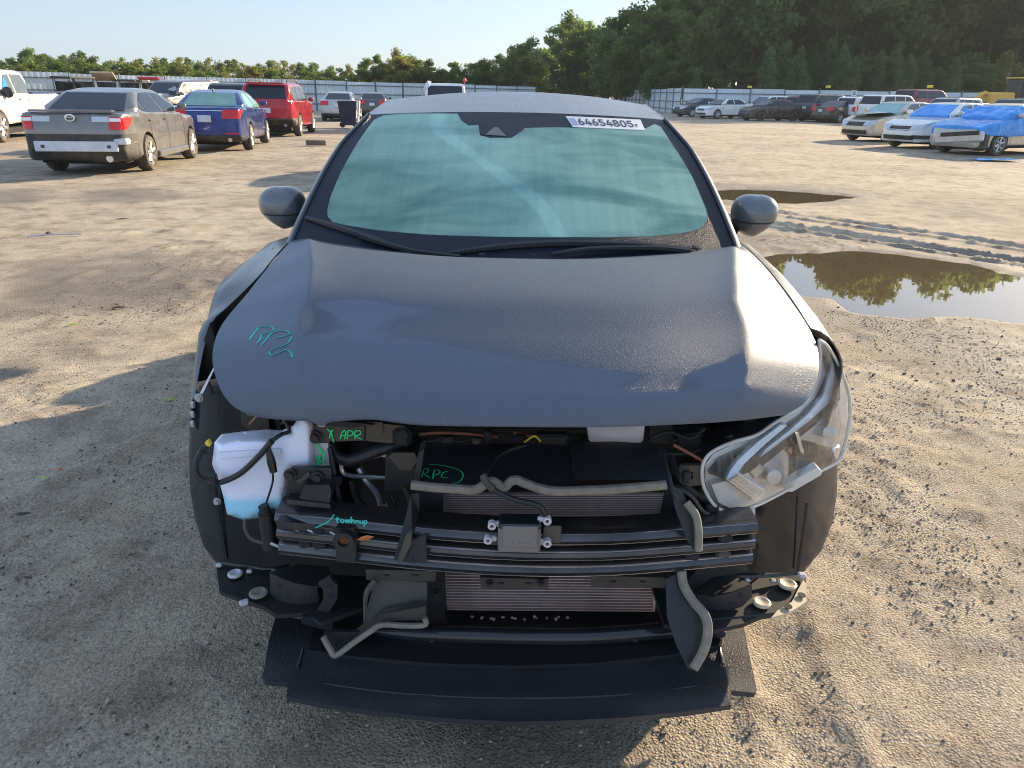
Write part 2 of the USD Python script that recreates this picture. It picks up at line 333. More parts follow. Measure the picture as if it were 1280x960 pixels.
# teal fogged windscreen: tinted clear glass under a film of condensation with wiped and runny streaks
mat('fogged_glass', {**BF(1.45),
    'g': ('texture_coordinate', {}), 'mp': ('mapping', {'scale': (1.0, 2.4, 3.0), 'rotation': (0, 0, 0.5)}),
    'n': ('noise_texture', {'scale': 2.3, 'detail': 4.0, 'roughness': 0.55, 'distortion': 0.9}),
    'ms': ('mapping', {'scale': (26.0, 1.2, 1.2)}), 'ns': ('noise_texture', {'scale': 1.5, 'detail': 3.0}),
    'v': ('voronoi_texture', {'scale': 160.0}), 'vr': ('rgb_ramp', {'ramp': [(0.0, (1, 1, 1)), (0.32, (0, 0, 0))]}), 'vb': ('rgb_to_bw', {}),
    'bp': ('bump', {'strength': 0.5, 'distance': 0.001}),
    'r': ('rgb_ramp', {'ramp': [(0.34, (0.52, 0.52, 0.52)), (0.50, (0.76, 0.76, 0.76)), (0.66, (0.94, 0.94, 0.94))]}), 'rb': ('rgb_to_bw', {}),
    'rs': ('map_range', {'from_min': 0.25, 'from_max': 0.75, 'to_min': 0.86, 'to_max': 1.06}), 'mm': ('math', {'math_type': 'multiply', 'use_clamp': True}),
    'cr': ('rgb_ramp', {'ramp': [(0.35, (0.26, 0.50, 0.45)), (0.65, (0.52, 0.74, 0.64))]}),
    'd': ('diffuse_bsdf', {}), 'tl': ('translucent_bsdf', {'color': (0.55, 0.90, 0.76)}), 'dm': ('mix_closure', {'fac': 0.5}),
    't': ('transparent_bsdf', {'color': (0.30, 0.52, 0.52)}), 'x': ('mix_closure', {}),
    'gl': ('glossy_bsdf', {'roughness': 0.12, 'color': (1, 1, 1)}), 'f': ('fresnel', {'IOR': 1.45}), 'o': ('mix_closure', {})},
    [('g.object', 'mp.vector'), ('mp.vector', 'n.vector'), ('g.object', 'ms.vector'), ('ms.vector', 'ns.vector'), ('n.fac', 'r.fac'), ('r.color', 'rb.color'), ('ns.fac', 'rs.value'), ('rb.val', 'mm.value1'), ('rs.result', 'mm.value2'),
     ('n.fac', 'cr.fac'), ('cr.color', 'd.color'), ('d.BSDF', 'dm.closure1'), ('tl.BSDF', 'dm.closure2'), ('t.BSDF', 'x.closure1'), ('dm.closure', 'x.closure2'), ('mm.value', 'x.fac'),
     ('g.object', 'v.vector'), ('v.distance', 'vr.fac'), ('vr.color', 'vb.color'), ('vb.val', 'bp.height'), ('bp.normal', 'gl.normal'),
     ('x.closure', 'o.closure1'), ('gl.BSDF', 'o.closure2'), ('f.fac', 'o.fac')] + BFL, surface='o.closure')
def pane(name, tint, ior=1.45, rough=0.02, bump=0.0):
    n = {'t': ('transparent_bsdf', {'color': tint}), 'gl': ('glossy_bsdf', {'roughness': rough, 'color': (1, 1, 1)}), 'f': ('fresnel', {'IOR': ior}), 'o': ('mix_closure', {})}
    n.update(BF(ior)); l = [('t.BSDF', 'o.closure1'), ('gl.BSDF', 'o.closure2'), ('f.fac', 'o.fac')] + BFL
    if bump:
        n.update({'g': ('texture_coordinate', {}), 'm': ('mapping', {'scale': (3, 3, 0.8)}), 'v': ('noise_texture', {'scale': 22.0, 'detail': 3.0}), 'b': ('bump', {'strength': bump, 'distance': 0.003}),
                  'hz': ('diffuse_bsdf', {'color': (0.55, 0.53, 0.50)}), 'hr': ('map_range', {'from_min': 0.40, 'from_max': 0.75, 'to_min': 0.0, 'to_max': 0.05}), 'hm': ('mix_closure', {})})
        l = [('g.object', 'm.vector'), ('m.vector', 'v.vector'), ('v.fac', 'b.height'), ('b.normal', 'gl.normal'), ('v.fac', 'hr.value'), ('hr.result', 'hm.fac'), ('t.BSDF', 'hm.closure1'), ('hz.BSDF', 'hm.closure2'),
             ('hm.closure', 'o.closure1'), ('gl.BSDF', 'o.closure2'), ('f.fac', 'o.fac')] + BFL
    mat(name, n, l, surface='o.closure')
pane('clear_lens', (0.95, 0.95, 0.95), ior=1.24, bump=0.06)
pane('side_glass', (0.10, 0.14, 0.15))
pane('car_glass', (0.32, 0.42, 0.42))

mat('reservoir_plastic', {   # milky plastic; the washer fluid's level shows through as blue
    'g': ('geometry', {}), 's': ('separate_xyz', {}), 'n': ('noise_texture', {'scale': 14.0, 'detail': 2.0}), 'na': ('math', {'math_type': 'multiply_add', 'value2': 0.05}), 'm': ('map_range', {'from_min': 0.545, 'from_max': 0.570}),
    'r': ('rgb_ramp', {'ramp': [(0.0, (0.30, 0.62, 0.80)), (0.6, (0.58, 0.68, 0.84)), (1.0, (0.74, 0.72, 0.84))]}),
    'p': ('principled_bsdf', {'roughness': 0.38, 'subsurface_weight': 0.25, 'subsurface_scale': 0.02})},
    [('g.position', 's.vector'), ('g.position', 'n.vector'), ('n.fac', 'na.value1'), ('s.z', 'na.value3'), ('na.value', 'm.value'), ('m.result', 'r.fac'), ('r.color', 'p.base_color')])
mat('plastic_sheet', {   # blue tarpaulin film
    'g': ('texture_coordinate', {}), 'n': ('noise_texture', {'scale': 4.0, 'detail': 4.0, 'distortion': 1.0}), 'r': ('rgb_ramp', {'ramp': [(0.35, (0.025, 0.20, 0.58)), (0.65, (0.05, 0.32, 0.75)), (0.85, (0.20, 0.48, 0.80))]}),
    'b': ('bump', {'strength': 0.7, 'distance': 0.03}), 'p': ('principled_bsdf', {'roughness': 0.22})},
    [('g.object', 'n.vector'), ('n.fac', 'r.fac'), ('r.color', 'p.base_color'), ('n.fac', 'b.height'), ('b.normal', 'p.normal')])
mat('corrugated_metal', {
    'g': ('texture_coordinate', {}), 'm': ('mapping', {'scale': (1.2, 1.2, 0.15)}), 'n': ('noise_texture', {'scale': 2.0, 'detail': 6.0, 'roughness': 0.65}), 'r': ('rgb_ramp', {'ramp': [(0.3, (0.50, 0.57, 0.63)), (0.7, (0.63, 0.69, 0.73))]}),
    'oi': ('object_info', {}), 'h': ('map_range', {'to_min': 0.88, 'to_max': 1.08}), 'hv': ('hsv', {}), 'p': ('principled_bsdf', {'roughness': 0.42, 'metallic': 0.45})},
    [('g.object', 'm.vector'), ('m.vector', 'n.vector'), ('n.fac', 'r.fac'), ('oi.random', 'h.value'), ('h.result', 'hv.value'), ('r.color', 'hv.color'), ('hv.color', 'p.base_color')])
def foliage(name, dark, light, trans=(0.30, 0.42, 0.06), tw=0.35):
    mat(name, {'g': ('geometry', {}), 'n': ('noise_texture', {'scale': 0.6, 'detail': 4.0}), 'r': ('rgb_ramp', {'ramp': [(0.32, dark), (0.68, light)]}),
               'oi': ('object_info', {}), 'h': ('map_range', {'to_min': 0.46, 'to_max': 0.53}), 'v': ('map_range', {'to_min': 0.75, 'to_max': 1.25}), 'hv': ('hsv', {}), 'wn': ('geometry', {}),
               'd': ('diffuse_bsdf', {}), 't': ('translucent_bsdf', {'color': trans}), 'x': ('mix_closure', {'fac': tw})},
        [('g.position', 'n.vector'), ('n.fac', 'r.fac'), ('oi.random', 'h.value'), ('oi.random', 'v.value'), ('h.result', 'hv.hue'), ('v.result', 'hv.value'), ('r.color', 'hv.color'), ('hv.color', 'd.color'), ('d.BSDF', 'x.closure1'), ('t.BSDF', 'x.closure2')], surface='x.closure')
foliage('leaf_dark', (0.065, 0.108, 0.045), (0.125, 0.180, 0.075), (0.30, 0.42, 0.11), 0.42)
foliage('leaf_mid', (0.050, 0.085, 0.028), (0.115, 0.155, 0.050), (0.24, 0.32, 0.06), 0.36)
foliage('leaf_yellow', (0.11, 0.12, 0.040), (0.22, 0.21, 0.075), (0.38, 0.38, 0.09), 0.4)
foliage('leaf_pine', (0.056, 0.098, 0.052), (0.115, 0.165, 0.082), (0.26, 0.38, 0.11), 0.38)
foliage('leaf_young', (0.085, 0.145, 0.075), (0.15, 0.22, 0.11), (0.30, 0.44, 0.14), 0.40)

mat('dirt', {   # packed sandy clay with gravel, damp where the mesh says so
    'g': ('geometry', {}), 'n1': ('noise_texture', {'scale': 0.35, 'detail': 3.0, 'roughness': 0.6}), 'n2': ('noise_texture', {'scale': 3.0, 'detail': 5.0, 'roughness': 0.7}), 'n3': ('noise_texture', {'scale': 100.0, 'detail': 3.0, 'roughness': 0.8}),
    'c1': ('rgb_ramp', {'ramp': [(0.30, (0.43, 0.355, 0.275)), (0.5, (0.54, 0.455, 0.35)), (0.70, (0.62, 0.53, 0.41))]}), 'c2': ('rgb_ramp', {'ramp': [(0.32, (0.55, 0.52, 0.50)), (0.5, (0.95, 0.95, 0.95)), (0.7, (1.15, 1.12, 1.06))]}),
    'c3': ('rgb_ramp', {'ramp': [(0.30, (0.46, 0.44, 0.43)), (0.46, (0.92, 0.92, 0.92)), (0.70, (1.22, 1.20, 1.16))]}), 'vc': ('rgb_to_bw', {}), 'vm': ('map_range', {'from_min': 0.15, 'from_max': 0.85, 'to_min': 0.84, 'to_max': 1.14}), 'mw': ('mix_color', {'blend_type': 'multiply', 'fac': 1.0, 'use_clamp': False}),
    'mu': ('mix_color', {'blend_type': 'multiply', 'fac': 1.0, 'use_clamp': False}), 'mv': ('mix_color', {'blend_type': 'multiply', 'fac': 1.0, 'use_clamp': False}),
    'v': ('voronoi_texture', {'scale': 125.0, 'detail': 0.0}), 'vr': ('rgb_ramp', {'ramp': [(0.0, (1, 1, 1)), (0.5, (0.2, 0.2, 0.2)), (0.9, (0, 0, 0))]}), 'vb': ('rgb_to_bw', {}),
    'hs': ('math', {'math_type': 'multiply_add', 'value2': 0.8}), 'b': ('bump', {'strength': 0.9, 'distance': 0.009}),
    'np': ('noise_texture', {'scale': 1.5, 'detail': 4.0, 'roughness': 0.65, 'distortion': 0.6}), 'pr': ('rgb_ramp', {'ramp': [(0.50, (0, 0, 0)), (0.66, (0.45, 0.45, 0.45))]}), 'pb': ('rgb_to_bw', {}), 'mb': ('mix_color', {'blend_type': 'multiply', 'b': (0.50, 0.42, 0.36)}), 'w': ('attribute', {'attribute': 'wet'}), 'dk': ('mix_color', {'b': (0.105, 0.095, 0.085)}), 'wf': ('math', {'math_type': 'multiply', 'value2': 0.92}),
    'rg': ('map_range', {'from_min': 0.3, 'from_max': 1.0, 'to_min': 0.95, 'to_max': 0.52}), 'p': ('principled_bsdf', {'specular_ior_level': 0.35})},
    [('g.position', a + '.vector') for a in ('n1', 'n2', 'n3', 'v', 'np')] + [('n1.fac', 'c1.fac'), ('n2.fac', 'c2.fac'), ('n3.fac', 'c3.fac'), ('c1.color', 'mu.a'), ('c2.color', 'mu.b'), ('mu.result', 'mv.a'), ('c3.color', 'mv.b'), ('v.color', 'vc.color'), ('vc.val', 'vm.value'), ('mv.result', 'mw.a'), ('vm.result', 'mw.b'),
     ('v.distance', 'vr.fac'), ('vr.color', 'vb.color'), ('vb.val', 'hs.value1'), ('n3.fac', 'hs.value3'), ('hs.value', 'b.height'), ('b.normal', 'p.normal'),
     ('w.fac', 'wf.value1'), ('wf.value', 'dk.fac'), ('np.fac', 'pr.fac'), ('pr.color', 'pb.color'), ('pb.val', 'mb.fac'), ('mw.result', 'mb.a'), ('mb.result', 'dk.a'), ('dk.result', 'p.base_color'), ('w.fac', 'rg.value'), ('rg.result', 'p.roughness')])
mat('muddy_water', {'g': ('geometry', {}), 'n': ('noise_texture', {'scale': 3.0, 'detail': 2.0}), 'b': ('bump', {'strength': 0.04, 'distance': 0.01}), 'p': ('principled_bsdf', {'base_color': (0.10, 0.064, 0.030), 'roughness': 0.012, 'ior': 2.4, 'specular_ior_level': 0.5})},
    [('g.position', 'n.vector'), ('n.fac', 'b.height'), ('b.normal', 'p.normal')])
# ------------------------------------------------------------------ the ground
def gp(px): return Polygon([tuple(at(x, y, z=0)[:2]) for x, y in px])
PUDDLES = [gp([(946, 322), (985, 317), (1060, 315), (1120, 317), (1185, 326), (1240, 338), (1300, 352), (1330, 380), (1270, 392), (1190, 387), (1130, 391), (1075, 385), (1050, 368), (1000, 363), (960, 345)]).buffer(0.05),
           gp([(896, 238), (940, 236), (1010, 239), (1062, 245), (1035, 249), (985, 252), (930, 250), (890, 246)])]
WET = [gp([(1060, 398), (1130, 402), (1190, 408), (1290, 412), (1290, 470), (1240, 470), (1170, 440), (1110, 420)]), gp([(940, 300), (1000, 303), (1120, 306), (1250, 325), (1290, 340), (1290, 405), (1120, 408), (1000, 385), (945, 345)]).buffer(0.15),
       gp([(890, 232), (1000, 233), (1090, 244), (1060, 254), (960, 256), (890, 252)]), gp([(130, 240), (180, 238), (200, 246), (120, 250)]), gp([(60, 335), (180, 330), (320, 345), (250, 372), (60, 372)]), gp([(0, 240), (40, 238), (30, 252), (0, 254)])]
gx = np.concatenate([-6 - np.cumsum(0.04 * 1.075 ** np.arange(95))[::-1], np.arange(-6, -3.2, 0.04), np.arange(-3.2, 4.6, 0.024), np.arange(4.6, 8, 0.04), 8 + np.cumsum(0.04 * 1.075 ** np.arange(95))])
gy = np.concatenate([-1.2 - np.cumsum(0.05 * 1.12 ** np.arange(55))[::-1], np.arange(-1.2, 2.6, 0.024), np.arange(2.6, 8, 0.036), 8 + np.cumsum(0.04 * 1.06 ** np.arange(112))])
GX, GY = np.meshgrid(gx, gy, indexing='ij'); XY = np.c_[GX.ravel(), GY.ravel()]
def field(polys, soft, wob, seed, freq=2.2):
    """1 inside the outlines, falling to 0 over soft metres outside, with a ragged edge."""
    out = np.zeros(len(XY))
    for p in polys:
        x0, y0, x1, y1 = p.buffer(soft + wob + 0.3).bounds
        s = (XY[:, 0] > x0) & (XY[:, 0] < x1) & (XY[:, 1] > y0) & (XY[:, 1] < y1)
        if not s.any(): continue
        q = shapely.points(XY[s]); d = shapely.distance(q, p); d = np.where(d > 0, d, -shapely.distance(q, p.exterior))
        d = d + wob * (meshkit.fbm(np.c_[XY[s] * freq, np.full(s.sum(), seed)], 4, seed) - 0.5) * 2
        v = np.clip(1 - d / soft, 0, 1.6); out[s] = np.maximum(out[s], v)
    return out
pud = field(PUDDLES, 0.25, 0.16, 3)
wet = np.clip(field(WET, 0.5, 0.45, 5, 1.6), 0, 1) * 0.62
wet = np.maximum(wet, np.clip(pud * 0.95, 0, 1))
P3 = np.c_[XY, np.zeros(len(XY))]
near = np.exp(-np.maximum(0, np.hypot(XY[:, 0], XY[:, 1] - 2) - 5) / 7)
zz = (meshkit.fbm(P3 * 0.25, 3, 11) - 0.5) * 0.035 + (meshkit.fbm(P3 * 1.3, 4, 12) - 0.5) * 0.016 * near
fine = (meshkit.fbm(P3 * 9.0, 3, 13) - 0.5) * 0.017 + np.clip(meshkit.noise(P3 * 21.0, 14) - 0.60, 0, 1) * 0.022
rough_patch = np.clip((meshkit.fbm(P3 * 0.9, 3, 21) - 0.38) * 4, 0.25, 1.3)
zz += fine * near * rough_patch
def rut(a, b, w, depth, ridge):
    """Pressed wheel track with loose ridges thrown up beside it."""
    a, b = np.array(a), np.array(b); d = (b - a) / np.linalg.norm(b - a); n = np.array([-d[1], d[0]])
    s = (XY - a) @ n + (meshkit.fbm(P3 * 0.8, 2, 31) - 0.5) * 0.25; t = (XY - a) @ d; L = np.linalg.norm(b - a)
    e = np.clip(t / 0.6, 0, 1) * np.clip((L - t) / 0.6, 0, 1)
    return e * (-depth * np.exp(-(s / w) ** 4) + ridge * np.exp(-((np.abs(s) - w * 1.35) / (0.35 * w)) ** 2) * (0.4 + meshkit.noise(P3 * 16, 33)))
zz += rut((-2.8, -1.0), (-0.75, 3.2), 0.11, 0.012, 0.022) + rut((-0.45, -1.0), (-0.30, 0.6), 0.13, 0.012, 0.024) + rut((0.62, -1.0), (0.80, 1.0), 0.10, 0.006, 0.012) + rut((2.4, 9.0), (6.2, 4.6), 0.13, 0.02, 0.035) + rut((3.0, 9.6), (7.5, 4.4), 0.13, 0.015, 0.03)
tread = np.sin(((XY @ np.array([0.65, -0.76])) * 2 * np.pi / 0.16)); sl = np.abs((XY - np.array([2.4, 9.0])) @ np.array([0.757, 0.654]))
zz += np.where((sl < 0.14) & (XY[:, 1] < 9) & (XY[:, 1] > 4.6), 0.008 * tread, 0)
clods = np.clip(meshkit.noise(P3 * 5.0, 41) - 0.72, 0, 1) * 0.07 * near * (meshkit.fbm(P3 * 0.7, 2, 43) > 0.52)
zz += clods
calm = np.clip(pud * 1.3, 0, 1); zz = zz * (1 - calm) - 0.045 * np.clip(pud - 0.35, 0, 1) * 1.2
zz = np.where(XY[:, 1] > 8, np.where(pud > 0.02, zz, np.maximum(zz, -0.01)), zz)
dark = np.clip((meshkit.fbm(P3 * 1.1, 4, 51) - 0.60) * 5, 0, 1) * 0.55 * near; wet = np.maximum(wet, dark)
def gh(x, y):
    i = np.clip(np.searchsorted(gx, x), 1, len(gx) - 1); j = np.clip(np.searchsorted(gy, y), 1, len(gy) - 1)
    return ZZ[i, j]
ZZ = zz.reshape(GX.shape)
n_, m_ = GX.shape; I, J = np.meshgrid(np.arange(n_ - 1), np.arange(m_ - 1), indexing='ij'); A = I * m_ + J
Q = np.stack([A, A + m_, A + m_ + 1, A + 1], -1).reshape(-1, 4)
gm = trimesh.Trimesh(np.c_[XY, zz], np.vstack([Q[:, [0, 1, 2]], Q[:, [0, 2, 3]]]), process=False)
ground = usdkit.mesh(stage, '/World/ground', gm, MAT['dirt'], smooth=True); tag(ground, 'bare sandy dirt lot with gravel, ruts and damp patches', 'ground', kind='structure')
UsdGeom.PrimvarsAPI(ground).CreatePrimvar('wet', Sdf.ValueTypeNames.FloatArray, 'vertex').Set(Vt.FloatArray.FromNumpy(wet.astype(np.float32)))
far = 0.0
for i, (p, lab) in enumerate(zip(PUDDLES, ('large muddy puddle mirroring trees right of the damaged car', 'thin brown puddle beyond the right door mirror'))):
    x0, y0, x1, y1 = p.buffer(0.5).bounds
    v, f = tri2d(p.buffer(0.35).simplify(0.02))
    o = obj('puddle', trimesh.Trimesh(np.c_[v, np.full(len(v), -0.020)], f, process=False), 'muddy_water'); tag(o, lab, 'puddle', kind='structure')

# loose stones lying in the foreground
def stone(seed, rough=0.25):
    r = np.random.default_rng(seed); v = r.normal(size=(11, 3)); v /= np.linalg.norm(v, axis=1, keepdims=True); v *= r.uniform(0.75, 1.1, (11, 1)) * r.uniform(0.65, 1.15, 3) * [1, 1, 0.75]
    return trimesh.convex.convex_hull(v)
def scatter(name, label, mats, n, sampler, smin, smax, seed):
    pi = UsdGeom.PointInstancer.Define(stage, '/World/' + name); r = np.random.default_rng(seed)
    protos = []
    for k in range(6):
        o = usdkit.mesh(stage, f'/World/{name}/stone_{k + 1:03d}', stone(seed + k), MAT[mats[k % len(mats)]], smooth=False); protos.append(o.GetPath())
    pi.CreatePrototypesRel().SetTargets(protos)
    xy = sampler(r, n); s = smin * (smax / smin) ** (r.random(len(xy)) ** 2.2)
    z = gh(xy[:, 0], xy[:, 1]) + s * 0.15
    an = r.uniform(0, 2 * np.pi, len(xy))
    pi.CreatePositionsAttr(Vt.Vec3fArray.FromNumpy(np.c_[xy, z].astype(np.float32))); pi.CreateProtoIndicesAttr(Vt.IntArray.FromNumpy(r.integers(0, 6, len(xy)).astype(np.int32)))
    pi.CreateOrientationsAttr(Vt.QuathArray([Gf.Quath(float(math.cos(a / 2)), 0, 0, float(math.sin(a / 2))) for a in an]))
    pi.CreateScalesAttr(Vt.Vec3fArray.FromNumpy(np.repeat(s[:, None], 3, 1).astype(np.float32)))
    tag(pi, label, 'gravel', kind='stuff')
def spots(r, n):
    xy = np.c_[r.uniform(-3.6, 3.6, n * 5), -0.9 + 8 * r.random(n * 5) ** 1.9]
    d = meshkit.fbm(np.c_[xy * 1.4, np.zeros(len(xy))], 3, 77); keep = r.random(len(xy)) < np.clip((d - 0.40) * 5, 0.12, 1)
    wetp = [p.buffer(0.05) for p in PUDDLES]; ok = np.ones(len(xy), bool)
    for p in wetp: ok &= ~shapely.contains_xy(p, xy[:, 0], xy[:, 1])
    return xy[keep & ok][:n]
scatter('loose_gravel', 'small loose stones and grit scattered over the dirt in the foreground', ['stone_pale', 'stone_grey', 'stone_pale', 'stone_dark', 'stone_grey', 'stone_pale'], 190000, spots, 0.0016, 0.0080, 100)

def clumps(r, n):
    xy = np.c_[r.uniform(-3.4, 3.4, n * 6), -0.8 + 5.5 * r.random(n * 6) ** 1.5]; d = meshkit.fbm(np.c_[xy * 1.1, np.ones(len(xy))], 3, 91)
    xy = xy[d > 0.56][:n]; ok = np.ones(len(xy), bool)
    for p in PUDDLES: ok &= ~shapely.contains_xy(p.buffer(.05), xy[:, 0], xy[:, 1])
    return xy[ok]
scatter('dirt_clods', 'dark clods and chips scattered in patches over the near dirt', ['stone_dark', 'stone_grey', 'stone_dark', 'wood_grey', 'stone_grey', 'stone_dark'], 2600, clumps, 0.003, 0.016, 300)

# ------------------------------------------------------------------ fences of ribbed sheet metal on posts
FH = 2.25
def wall_pt(px, py): 
    r = ray(px, py); t = (FH - CAM_H) / r[2]; return np.array([r[0] * t, CAM_Y + r[1] * t])
def fence(name, label, a, b, width, rails_on, ribs=9, tall=0.25):
    a, b = np.array(a, float), np.array(b, float); L = np.linalg.norm(b - a); n = max(1, round(L / width)); d = (b - a) / L; nrm = np.array([d[1], -d[0]])
    if nrm @ (np.array([0, CAM_Y]) - a) < 0: nrm = -nrm
    t = thing(name, label, 'fence'); up = np.array([0, 0, 1.0]); D3, N3 = np.r_[d, 0], np.r_[nrm, 0]
    r = np.random.default_rng(int(L * 10))
    for i in range(n):
        s0, s1 = L * i / n + 0.02, L * (i + 1) / n - 0.02; top = FH + r.uniform(-0.03, 0.03)
        u = np.linspace(s0, s1, ribs * 4 + 1); off = 0.010 * np.tile([0, 0, 1, 1], ribs + 1)[:len(u)]
        base = np.r_[a, 0][None] + u[:, None] * D3 + off[:, None] * N3
        P = np.stack([base + up * 0.03, base + up * top]); obj('panel', grid(P, thick=0.006), 'corrugated_metal', t, smooth=False)
    for i in range(n + 1):
        q = a + d * (L * i / n) + nrm * 0.07
        obj('post', box([*q, 1.15], [0.07, 0.07, 2.30 + (0.0 if i % 2 else tall)]), 'fence_post', t, smooth=False)
    for z in rails_on:
        mid = (a + b) / 2 + nrm * 0.055
        obj('rail', box([*mid, z], [L, 0.05, 0.07], rotm(math.atan2(d[1], d[0]), [0, 0, 1])), 'fence_post', t, smooth=False)
    return t
lp0, lp1 = wall_pt(60, 90.7), wall_pt(530, 104.4); dl = lp1 - lp0
LA, LB = lp0 - dl * 0.55, None
t_ = np.linspace(0.9, 2.2, 400)
LB = lp0 + dl * min(t_, key=lambda t: abs((lp0 + dl * t)[0] / ((lp0 + dl * t)[1] - CAM_Y) - ray(670, 107)[0] / ray(670, 107)[1]))
fence('metal_fence', 'long blue grey sheet metal fence behind the cars on the left', LA, LB, 3.0, (0.5, 1.25, 1.95), tall=0.0)
RC, RA = at(850, 143, z=0)[:2], None
r1 = ray(779, 114); RA = np.array([r1[0] / r1[1] * 118, 118 + CAM_Y]); rb = wall_pt(1221, 116); RB = RC + (rb - RC) * 1.9
fence('metal_fence', 'ribbed sheet metal fence seen edge on, receding beyond the roof of the damaged car', RC, RA, 4.0, (0.4, 1.1, 1.9))
fr_ = fence('metal_fence', 'pale sheet metal fence with a 0 sign behind the parked cars on the right', RC + (rb - RC) * 0.004, RB, 3.0, (0.45, 1.15, 1.85))
# marker plates on top of the right fence and the numbered sign
for px in (937, 1035, 1162):
    q = wall_pt(px, 110.5); obj('cap', box([*q, FH + 0.12], [0.35, 0.06, 0.16]), 'yellow_clip', fr_)
q = wall_pt(1067.5, 112.5) - np.array([0, 0.16]); sg = obj('sign', box([*q, 2.0], [0.40, 0.02, 0.42]), 'sticker_white', fr_)
tm = meshkit.text_mesh('0', 0.26, 0.01, True); tm.apply_translation(-tm.bounds.mean(0)); tm.apply_transform(rotm(np.pi / 2, [1, 0, 0])); tm.apply_translation([q[0], q[1] - 0.02, 2.0]); obj('sign_lettering', tm, 'ink', sg)

# ------------------------------------------------------------------ trees
def leaves(centres, radii, per, size, r, flat=1.0, droop=0.0, tri=True):
    """Many small leaf sprays filling clumps."""
    n = len(centres) * per; c = np.repeat(np.asarray(centres), per, 0); R = np.repeat(np.asarray(radii), per, 0)
    d = r.normal(size=(n, 3)); d /= np.linalg.norm(d, axis=1, keepdims=True); rad = r.random(n) ** 0.45
    p = c + d * rad[:, None] * R[:, None] * np.array([1, 1, flat]); p[:, 2] -= droop * rad
    a = r.normal(size=(n, 3)); a /= np.linalg.norm(a, axis=1, keepdims=True); b = np.cross(a, r.normal(size=(n, 3))); b /= np.linalg.norm(b, axis=1, keepdims=True) + 1e-9
    s = (size * r.uniform(0.6, 1.4, n))[:, None]
    v = np.stack([p - a * s * 0.5, p + b * s * 0.36, p + a * s * 0.6, p - b * s * 0.36], 1).reshape(-1, 3)
    k = np.arange(n)[:, None] * 4; f = np.vstack([k + [0, 1, 2], k + [0, 2, 3]])
    return trimesh.Trimesh(v, f, process=False)
def limb_tree(r, h, base, spread, nl, lean=0.02):
    tr = [tube(np.array([[0, 0, -0.2], [lean * h * 0.3, 0, h * 0.4], [lean * h, lean * h * 0.4, h * 0.93]]), [0.013 * h, 0.010 * h, 0.002 * h], 7, n=8)]
    tips = []
    for k in range(nl):
        z0 = h * (base + (0.93 - base) * (k + r.random() * 0.7) / nl); an = r.uniform(0, 2 * np.pi); rel = (z0 / h - base) / (1 - base)
        ln = spread * h * (0.35 + 0.65 * math.sin(math.pi * min(1, 0.25 + 0.75 * (1 - rel)))) * r.uniform(0.55, 1.1) * (1.1 - 0.65 * rel)
        x0 = lean * h * z0 / h; p0 = np.array([x0, 0, z0]); p1 = p0 + ln * np.array([math.cos(an), math.sin(an), r.uniform(0.1, 0.55)])
        tr.append(tube([p0, (p0 + p1) / 2 + [0, 0, 0.04 * ln], p1], [0.005 * h, 0.003 * h, 0.001 * h], 4, n=4)); tips += [p1, p0 + (p1 - p0) * 0.62]
    return trimesh.util.concatenate(tr), np.array(tips)
TREE = {}
def proto(kind, seed):
    r = np.random.default_rng(seed)
    if kind == 'broadleaf':
        h = 10; t, tips = limb_tree(r, h, 0.22, 0.30, 15); c = np.vstack([tips, [[0.02 * h, 0, h * 0.96]]]); lf = leaves(c, r.uniform(0.75, 1.35, len(c)), 120, 0.34, r, 0.75)
    elif kind == 'pine':
        h = 10; t, tips = limb_tree(r, h, 0.40, 0.20, 17, 0.01); c = np.vstack([tips, [[0.01 * h, 0, h * 0.97], [0, 0, h * 0.9]]]); lf = leaves(c, r.uniform(0.5, 0.95, len(c)), 115, 0.26, r, 0.55)
    elif kind == 'sparse':
        h = 10; t, tips = limb_tree(r, h, 0.25, 0.20, 16, 0.02); c = tips; lf = leaves(c, r.uniform(0.45, 0.85, len(c)), 46, 0.30, r, 0.9)
    else:   # young pine: a soft cone
        h = 10; t, tips = limb_tree(r, h, 0.05, 0.26, 20, 0.0); zz_ = np.linspace(0.08, 1.0, 46); an = r.uniform(0, 6.28, 46); rr = 2.6 * (1.04 - zz_) ** 0.8 * r.uniform(0.2, 1, 46)
        c = np.c_[rr * np.cos(an), rr * np.sin(an), zz_ * h]; lf = leaves(c, 0.45 + 1.0 * (1 - zz_), 100, 0.30, r, 1.2)
    return t, lf
KINDS = {'broadleaf': ('broadleaf_tree', 'leaf_mid', 3), 'pine': ('pine_tree', 'leaf_pine', 3), 'sparse': ('sparse_tree', 'leaf_yellow', 3), 'young': ('young_pine', 'leaf_young', 3)}
for kd, (nm, lfm, cnt) in KINDS.items():
    for k in range(cnt): TREE[kd, k] = proto(kd, 500 + 31 * k + len(kd)), {}
def tree(kd, k, lm, x, y, h, rz, label, group=None, wide=1.0, name=None):
    (t, lf), first = TREE[kd, k]; key = lm
    nm = name or KINDS[kd][0]; s = h / 10.0; sc = (s * wide, s * wide, s)
    if (key, nm) in first:
        o = dup(first[key, nm], (x, y, -0.1), rz, label, 'tree', group, sc, name=nm)
        if not group: o.GetPrim().ClearCustomDataByKey('group')
        return o
    o = thing(nm, label, 'tree', (x, y, -0.1), rz, group, sc)
    obj('trunk', t, 'bark_pale' if kd == 'sparse' else 'bark', o, smooth=60); obj('crown', lf, lm, o, smooth=False); first[key, nm] = o
    return o
def spot(px, dist): r = ray(px, 118 + (px - 640) * 0.0175); return r[0] / r[1] * dist, dist + CAM_Y
tr_ = np.random.default_rng(5)
